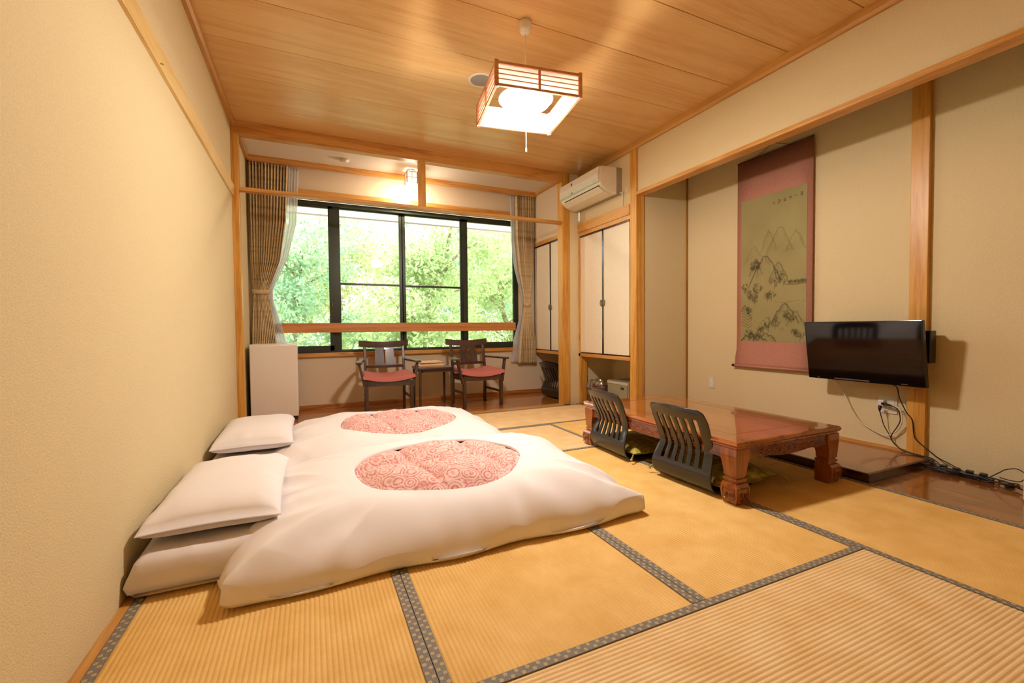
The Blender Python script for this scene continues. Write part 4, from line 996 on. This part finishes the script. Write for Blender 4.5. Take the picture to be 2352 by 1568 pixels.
def scroll_picture():
    NXp, NZp = 190, 400; Wp, Hp = .614, 1.325
    rg = np.random.default_rng(12)
    x = np.linspace(0, 1, NXp); z = np.linspace(0, 1, NZp); Xg, Zg = np.meshgrid(x, z)    # Zg from bottom
    fb = lambda sx, sz, s_: sum(vnoise(Xg*sx*2**o+o*7, Zg*sz*2**o+o*3, s_+o)/2**o for o in range(4))
    tone = .5+.18*fb(3, 5, 40)
    ink = np.zeros_like(Xg)
    px = lambda v: (v*(NXp-1)); pz = lambda v: (v*(NZp-1))
    def dot(u, v, r, a):
        i0, i1 = int(max(0, pz(v)-r*2.2)), int(min(NZp, pz(v)+r*2.2+1)); j0, j1 = int(max(0, px(u)-r*2.2)), int(min(NXp, px(u)+r*2.2+1))
        if i1 <= i0 or j1 <= j0: return
        yy_, xx_ = np.mgrid[i0:i1, j0:j1]; d = ((xx_-px(u))**2+(yy_-pz(v))**2)/(r*r)
        ink[i0:i1, j0:j1] = 1-(1-ink[i0:i1, j0:j1])*(1-a*np.exp(-d*1.3))
    def stroke(pts, r, a, jit=.0):
        for (a0, b0), (a1, b1) in zip(pts[:-1], pts[1:]):
            n_ = max(2, int(math.hypot((a1-a0)*NXp, (b1-b0)*NZp)/.8))
            for k in range(n_):
                t_ = k/n_; dot(a0+(a1-a0)*t_+rg.normal()*jit, b0+(b1-b0)*t_+rg.normal()*jit*.5, r*rg.uniform(.7, 1.2), a*rg.uniform(.5, 1))
    def mountain(cx_, base, w_, h_, a, r=1.2):
        pts = []; n_ = 14
        for k in range(n_+1):
            u = -1+2*k/n_; pts.append((cx_+u*w_, base+h_*(1-abs(u)**1.3)+rg.uniform(-.012, .012)))
        stroke(pts, r, a, .003)
        for k in range(16):
            u = rg.uniform(-.8, .8); t0 = base+h_*(1-abs(u)**1.3); stroke([(cx_+u*w_, t0-.005), (cx_+u*w_*1.15+rg.uniform(-.02, .02), t0-h_*rg.uniform(.2, .5))], r*.7, a*.45, .004)
        m_ = (np.abs((Xg-cx_)/w_) < 1) & (Zg < base+h_*(1-np.abs((Xg-cx_)/w_).clip(0, 1)**1.3)) & (Zg > base)
        ink[m_] = 1-(1-ink[m_])*(1-a*.18*(.6+.6*fb(8, 12, 60)[m_]).clip(0, 1))
    def treeb(cx_, cz_, s_, a, n_=26):
        stroke([(cx_, cz_-s_*1.1), (cx_+rg.uniform(-.01, .01), cz_)], 1.0, a, .002)
        for k in range(n_):
            th_ = rg.uniform(0, 2*PI); rr_ = rg.uniform(0, 1)**.6; dot(cx_+math.cos(th_)*s_*1.6*rr_, cz_+math.sin(th_)*s_*.75*rr_, rg.uniform(1.6, 3.4), a*rg.uniform(.35, .85))
    # distant peaks, central ridge, lake, rocks, trees, houses (a generic ink landscape)
    mountain(.62, .60, .20, .17, .35); mountain(.45, .62, .12, .14, .3); mountain(.85, .60, .14, .12, .3); mountain(.22, .56, .16, .10, .22)
    mountain(.40, .40, .26, .19, .62, 1.5); mountain(.60, .42, .14, .12, .5); mountain(.25, .46, .12, .11, .42)
    for k in range(12): treeb(.20+rg.uniform(-.03, .12), .50+rg.uniform(0, .06), .020, .5, 14)
    for u, v, s_, a in ((.08, .38, .045, .85), (.27, .37, .05, .9), (.16, .33, .04, .75), (.24, .30, .035, .8), (.62, .45, .055, .65), (.55, .41, .05, .6), (.68, .42, .045, .6), (.50, .32, .04, .7), (.44, .31, .035, .7)): treeb(u, v, s_, a, 34)
    for k in range(8): treeb(.76+k*.033, .395, .014, .6, 10)
    stroke([(.70, .38), (.85, .376), (.99, .38)], 1.3, .5, .002); stroke([(.55, .27), (.7, .262), (.9, .27)], 1, .3, .002)
    mountain(.70, .13, .20, .13, .6, 1.5); mountain(.86, .10, .14, .10, .5); mountain(.06, .16, .12, .10, .5)
    for k in range(7): stroke([(.03, .24-k*.02), (.12, .215-k*.02), (.2, .235-k*.02)], 1.1, .55, .003)
    for u, v, s_, a in ((.46, .13, .06, .75), (.56, .14, .05, .7), (.38, .10, .05, .8), (.14, .05, .045, .85), (.22, .04, .045, .85), (.32, .06, .04, .7), (.72, .18, .035, .7), (.80, .16, .03, .6), (.13, .22, .03, .8), (.92, .05, .04, .6), (.84, .07, .03, .6)): treeb(u, v, s_, a, 36)
    for k in range(60): dot(rg.uniform(0, 1), rg.uniform(0, .28), rg.uniform(1, 3), .25)
    mountain(.2, .0, .24, .05, .7, 1.6); mountain(.42, .0, .16, .06, .6, 1.5)
    # row of small brush characters along the top, right to left, and a red seal
    def glyph(cx_, cz_, ss):
        for a0, b0, a1, b1 in ss: stroke([(cx_+a0*.020, cz_+b0*.010), (cx_+a1*.020, cz_+b1*.010)], .95, .85)
    glyph(.93, .945, [(-1, 1, 1, 1), (-.7, .2, .7, .2), (0, 1, 0, -1), (-1, -.9, 1, -.9), (-.6, -.3, .6, -.4)])
    glyph(.845, .942, [(-1, 0, 1, .2)])
    glyph(.77, .940, [(-.9, .4, .9, .4), (0, 1, -.8, -1), (0, .4, .9, -.9)])
    glyph(.69, .938, [(0, 1, 0, -1), (-.8, .2, -.8, -.9), (.8, .2, .8, -.9), (-.8, -.9, .8, -.9)])
    glyph(.61, .937, [(-.9, .8, -.2, .8), (-.5, 1, -.5, -1), (.1, .8, .9, .8), (.2, .1, .8, .1), (.5, .8, .2, -1), (.4, .1, .9, -1)])
    glyph(.60, .922, [(-.6, .5, .6, .5), (0, .6, 0, -.7)])
    seal = (np.abs(Xg-.525) < .022) & (np.abs(Zg-.932) < .009)
    c0, c1 = np.array(srgb('8C8256')[:3]), np.array(srgb('AA9E70')[:3]); ci = np.array(srgb('2E2A20')[:3])
    col = c0+(c1-c0)*tone[..., None].clip(0, 1); col = col*(1-.88*ink[..., None])+ci*.88*ink[..., None]
    col[seal] = col[seal]*.5+np.array(srgb('9A4A28')[:3])*.5
    Yw = .5*Wp-Xg*Wp   # left of the picture is at larger Y
    Zw = .235+Zg*Hp; Xw = np.full_like(Yw, -.0075)
    Vv = np.stack([Xw, Yw, Zw], -1).reshape(-1, 3)
    me = bpy.data.meshes.new('picture'); me.from_pydata(Vv.tolist(), [], [(i*NXp+j, (i+1)*NXp+j, (i+1)*NXp+j+1, i*NXp+j+1) for i in range(NZp-1) for j in range(NXp-1)])
    at = me.color_attributes.new('ink', 'FLOAT_COLOR', 'POINT'); at.data.foreach_set('color', np.concatenate([col, np.ones(col.shape[:2]+(1,))], -1).reshape(-1).astype(np.float32))
    m, nt, b = newmat('ink_landscape_print'); va = N(nt, 'ShaderNodeVertexColor'); va.layer_name = 'ink'
    nt.links.new(va.outputs[0], b.inputs['Base Color']); b.inputs['Roughness'].default_value = .85; b.inputs['Specular IOR Level'].default_value = .1
    me.materials.append(m); o = bpy.data.objects.new('picture', me); sc.collection.objects.link(o); o.parent = sr
    return o
scroll_picture()

# ================================================================== TELEVISION
tv = thing('television', 'black flat television tilted on an arm in front of the alcove post', 'television', (3.60, 1.832, .545))
def tvp(x, z):   # tilt: top leans toward the room
    return (x-z*.155, z)
def slab(d0, d1, y0, y1, z0, z1): return MB().prism([tvp(d0, z0), tvp(d1, z0), tvp(d1, z1), tvp(d0, z1)], 'y', y0, y1)
build('bezel', slab(.0, .035, -.368, .368, 0, .438), GLOSSB, tv, bevel=.003)
build('screen', slab(-.0012, .004, -.356, .356, .030, .428), SCREEN, tv)
build('rear_housing', slab(.035, .062, -.25, .25, .06, .36), BLACKP, tv, bevel=.01)
build('speaker_bar', slab(-.002, .0, -.05, .18, .008, .016), plain('bezel_line', '6D5C5C', .4), tv)
build('brand_badge', slab(-.002, .0, -.27, -.235, .009, .014), METAL, tv)
build('control_lamp', slab(-.002, .0, .285, .30, .008, .013), METAL, tv)
build('mount_arm', MB().box(.04, .165, -.245, -.215, .16, .21).box(.155, .165, -.29, -.20, .08, .30), BLACKP, tv, bevel=.003)
bx_ = thing('set_top_box', 'black box fixed on the post behind the right edge of the television', 'box', (3.70, 1.512, .70))
build('box_case', B(-.03, .045, -.035, .10, 0, .215), BLACKP, bx_, bevel=.004)
for k_ in range(6): build('vent_slot', B(-.031, -.029, -.028, -.010, .035+k_*.028, .045+k_*.028), plain('vent_dark', '050505', .8) if k_ == 0 else bpy.data.materials['vent_dark'], bx_)

# outlets
def outlet(name, y, z, w2, h2, label):
    t = thing(name, label, 'outlet', (XB, y, z))
    build('wall_plate', B(-.009, 0, -w2, w2, -h2, h2), WHITE2, t, bevel=.003)
    return t
o1 = outlet('wall_socket', 3.305, .376, .035, .06, 'small cream wall socket under the scroll, left of the table')
build('socket_face', B(-.011, -.008, -.012, .012, -.035, .035), WHITE, o1, bevel=.001); build('socket_hole', B(-.0118, -.010, .0, .007, -.017, -.012), RUBBER, o1)
o2 = outlet('wall_socket', 1.762, .375, .058, .06, 'double cream wall socket with plugs below the television')
build('socket_face', B(-.011, -.008, .014, .042, -.04, .04), WHITE, o2, bevel=.001); build('socket_face', B(-.011, -.008, -.042, -.014, -.04, .04), WHITE, o2, bevel=.001)
build('antenna_jack', MB().tube([(-.009, -.02, -.012), (-.022, -.02, -.012)], .007, 10), METAL, o2)
build('multi_tap', B(-.045, -.009, .008, .045, -.005, .035), plain('white_tap', 'E4DADF', .35, var=0), o2, bevel=.004)
# cables: plugs belong to the cables
def cable(name, pts, r, mat, label, plug=None, k=3):
    P = [Vector(p) for p in pts]; Q = []
    for i in range(len(P)-1):
        p0, p1, p2, p3 = P[max(i-1, 0)], P[i], P[i+1], P[min(i+2, len(P)-1)]
        for j in range(k*2):
            t_ = j/(k*2); Q.append(.5*((2*p1)+(-p0+p2)*t_+(2*p0-5*p1+4*p2-p3)*t_*t_+(-p0+3*p1-3*p2+p3)*t_**3))
    Q.append(P[-1]); o0 = P[0].copy()
    t = thing(name, label, 'cable', o0)
    build('cord', MB().tube([q-o0 for q in Q], r, 7), mat, t, smooth=True)
    if plug: build('plug', MB().tube([Vector(p)-o0 for p in plug[0]], plug[1], 8), mat, t, smooth=True)
    return t
cable('antenna_cable', [(3.66, 2.08, .56), (3.76, 2.071, .50), (3.77, 2.039, .429), (3.77, 1.986, .314), (3.775, 1.926, .225), (3.775, 1.84, .176), (3.77, 1.758, .155), (3.765, 1.694, .20), (3.755, 1.659, .275), (3.75, 1.662, .345), (3.755, 1.69, .375), (3.765, 1.735, .366)], .0042, CABLE_W, 'white cable hanging in a loop under the television')
cable('power_cable', [(3.74, 1.748, .385), (3.74, 1.709, .380), (3.745, 1.675, .350), (3.75, 1.667, .283), (3.76, 1.689, .232), (3.765, 1.724, .163), (3.768, 1.716, .12), (3.766, 1.672, .083), (3.765, 1.60, .068), (3.755, 1.53, .062), (3.74, 1.47, .03), (3.71, 1.42, .012), (3.70, 1.36, .012)], .0032, CABLE_B, 'black cord leaving the double socket sideways and looping down', ([(3.745, 1.775, .388), (3.742, 1.745, .386), (3.742, 1.715, .381)], [.010, .009, .005]))
cable('power_cable', [(3.735, 1.782, .335), (3.745, 1.775, .285), (3.76, 1.765, .225), (3.77, 1.74, .17), (3.768, 1.712, .118), (3.765, 1.66, .076), (3.76, 1.58, .064), (3.75, 1.50, .066), (3.74, 1.46, .05), (3.72, 1.41, .015), (3.70, 1.33, .012)], .0032, CABLE_B, 'black cord hanging straight down from the double socket', ([(3.745, 1.785, .368), (3.738, 1.784, .355), (3.735, 1.783, .33)], [.012, .011, .004]))
cable('power_cable', [(3.64, 1.69, .55), (3.74, 1.686, .518), (3.76, 1.677, .442), (3.765, 1.641, .35), (3.762, 1.604, .296), (3.752, 1.588, .194), (3.75, 1.561, .155), (3.755, 1.495, .10), (3.76, 1.461, .072), (3.76, 1.406, .05), (3.75, 1.347, .028), (3.72, 1.29, .02)], .0036, CABLE_B, 'thick black cord running from the television down past the post')
ps = thing('power_strip', 'dark power strip lying along the alcove wall beside the post', 'power strip', (3.705, 1.33, .002))
build('strip_body', B(-.022, .022, -.155, .13, 0, .028), BLACKP, ps, bevel=.004)
build('strip_end', B(-.016, .016, -.172, -.155, .002, .026), plain('tan_plug_end', 'C9A062', .5), ps, bevel=.002)
for k_ in range(4):
    build('strip_plug', B(-.014, .014, -.12+k_*.062, -.088+k_*.062, .028, .046), CABLE_B, ps, bevel=.003)
rg_ = np.random.default_rng(5)
def coil(cx_, cy2, n_, ra, rb, z, seed, label, r=.003, mat=None):
    rg2 = np.random.default_rng(seed); pts = []
    for k in range(n_*10+1):
        a = 2*PI*k/10; pts.append((cx_+ra*rg2.uniform(.8, 1.15)*math.cos(a), cy2+rb*rg2.uniform(.85, 1.1)*math.sin(a), z+.012+.016*abs(math.sin(a*1.3+seed))+.01*(k/(n_*10))))
    cable('coiled_cable', pts, r, mat or CABLE_B, label)
coil(3.66, 1.41, 3, .028, .085, .0, 3, 'coiled black cable heaped beside the platform end')
coil(3.66, 1.16, 2, .03, .10, .0, 6, 'loose black cable coil on the boards beyond the power strip')
cable('power_cable', [(3.70, 1.16, .02), (3.68, 1.13, .015), (3.66, 1.09, .02), (3.64, 1.05, .018), (3.60, 1.01, .02), (3.57, .95, .02)], .004, CABLE_B, 'black cord running along the boards to the white heater')
cable('power_cable', [(3.69, 1.20, .03), (3.70, 1.156, .075), (3.70, 1.132, .098), (3.70, 1.088, .115), (3.69, 1.05, .095), (3.68, 1.06, .055), (3.68, 1.10, .045), (3.68, 1.15, .05)], .003, CABLE_B, 'black cord arched in a tall loop against the alcove wall')
build('cable_tie_lump', MB().lathe([(.001, 0), (.02, .003), (.022, .018), (.001, .03)], 10), CABLE_B, bpy.data.objects['coiled_cable.001'], loc=(0, -.05, -.02))
wh = thing('heater', 'white appliance standing on the boards at the right edge of the picture', 'heater', (3.47, .985, .002))
build('appliance_case', B(-.04, .15, -.34, .0, .012, .268), plain('appliance_white', 'E9E2D0', .35, var=.02), wh, bevel=.012, seg=3)
build('appliance_base', B(-.03, .14, -.33, -.01, 0, .014), BLACKP, wh)
for k_ in range(5): build('grille_slat', B(-.043, -.039, -.30, -.04, .05+k_*.03, .062+k_*.03), METAL, wh)

# ================================================================== THINGS IN THE CLOSET NICHE
sf = thing('safe', 'grey metal safe box in the niche under the closet doors', 'safe', (3.27, 4.19, 0))
build('safe_body', B(0, .30, -.205, .185, .0, .325), PULP, sf, bevel=.006)
build('safe_door', B(-.012, .0, -.19, .17, .02, .285), plain('safe_door_grey', '9A9478', .45, var=.03), sf, bevel=.004)
build('safe_top_edge', B(-.014, .0, -.20, .18, .288, .316), plain('safe_light_edge', 'D6D0BC', .3, .2), sf, bevel=.003)
build('safe_lock', MB().tube([(-.012, -.13, .25), (-.024, -.13, .25)], .010, 12), RUBBER, sf)
build('safe_keypad', B(-.016, -.011, -.11, -.08, .235, .262), RUBBER, sf)
bk = thing('basket', 'brown woven basket wrapped in clear plastic at the left of the closet niche', 'basket', (3.235, 4.535, 0))
mb = MB(); prof = [(.001, .002), (.095, .002), (.125, .12), (.135, .235), (.128, .235), (.115, .12), (.088, .012), (.001, .012)]
build('basket_body', MB().lathe(prof, 28), plain('woven_brown', '6B4436', .7, var=.3, vs=60), bk, smooth=True)
for k_ in range(9):
    z = .02+k_*.025; r_ = .098+.037*z/.235; build('weave_band', MB().tube([(r_*math.cos(q), r_*math.sin(q), z) for q in np.linspace(0, 2*PI, 25)], .004, 5, cap=False), bpy.data.materials['woven_brown'], bk, smooth=True)
n = 40; th = np.linspace(0, 2*PI, n); P = []
for k_, (r_, z) in enumerate(((.14, .225), (.138, .26), (.12, .285), (.08, .305), (.03, .30))):
    P.append([(float(r_*(1+.10*math.sin(t_*7+k_*2))*math.cos(t_)), float(r_*(1+.10*math.sin(t_*7+k_*2))*math.sin(t_)), float(z+.012*math.sin(t_*5+k_*3))) for t_ in th])
m_ = bpy.data.materials.new('clear_wrap'); m_.use_nodes = True; nt = m_.node_tree; nt.nodes.clear()
out = N(nt, 'ShaderNodeOutputMaterial'); tr_ = N(nt, 'ShaderNodeBsdfTransparent'); gl_ = N(nt, 'ShaderNodeBsdfGlossy'); gl_.inputs['Roughness'].default_value = .12; mx_ = N(nt, 'ShaderNodeMixShader'); mx_.inputs[0].default_value = .35
nt.links.new(tr_.outputs[0], mx_.inputs[1]); nt.links.new(gl_.outputs[0], mx_.inputs[2]); nt.links.new(mx_.outputs[0], out.inputs[0])
build('plastic_wrap', MB().grid(P), m_, bk, smooth=False)
folded(3.135, 4.60, .0, .035, .05, .035, COTTON, 'small white folded cloth on the floor at the foot of the closet niche', 2)
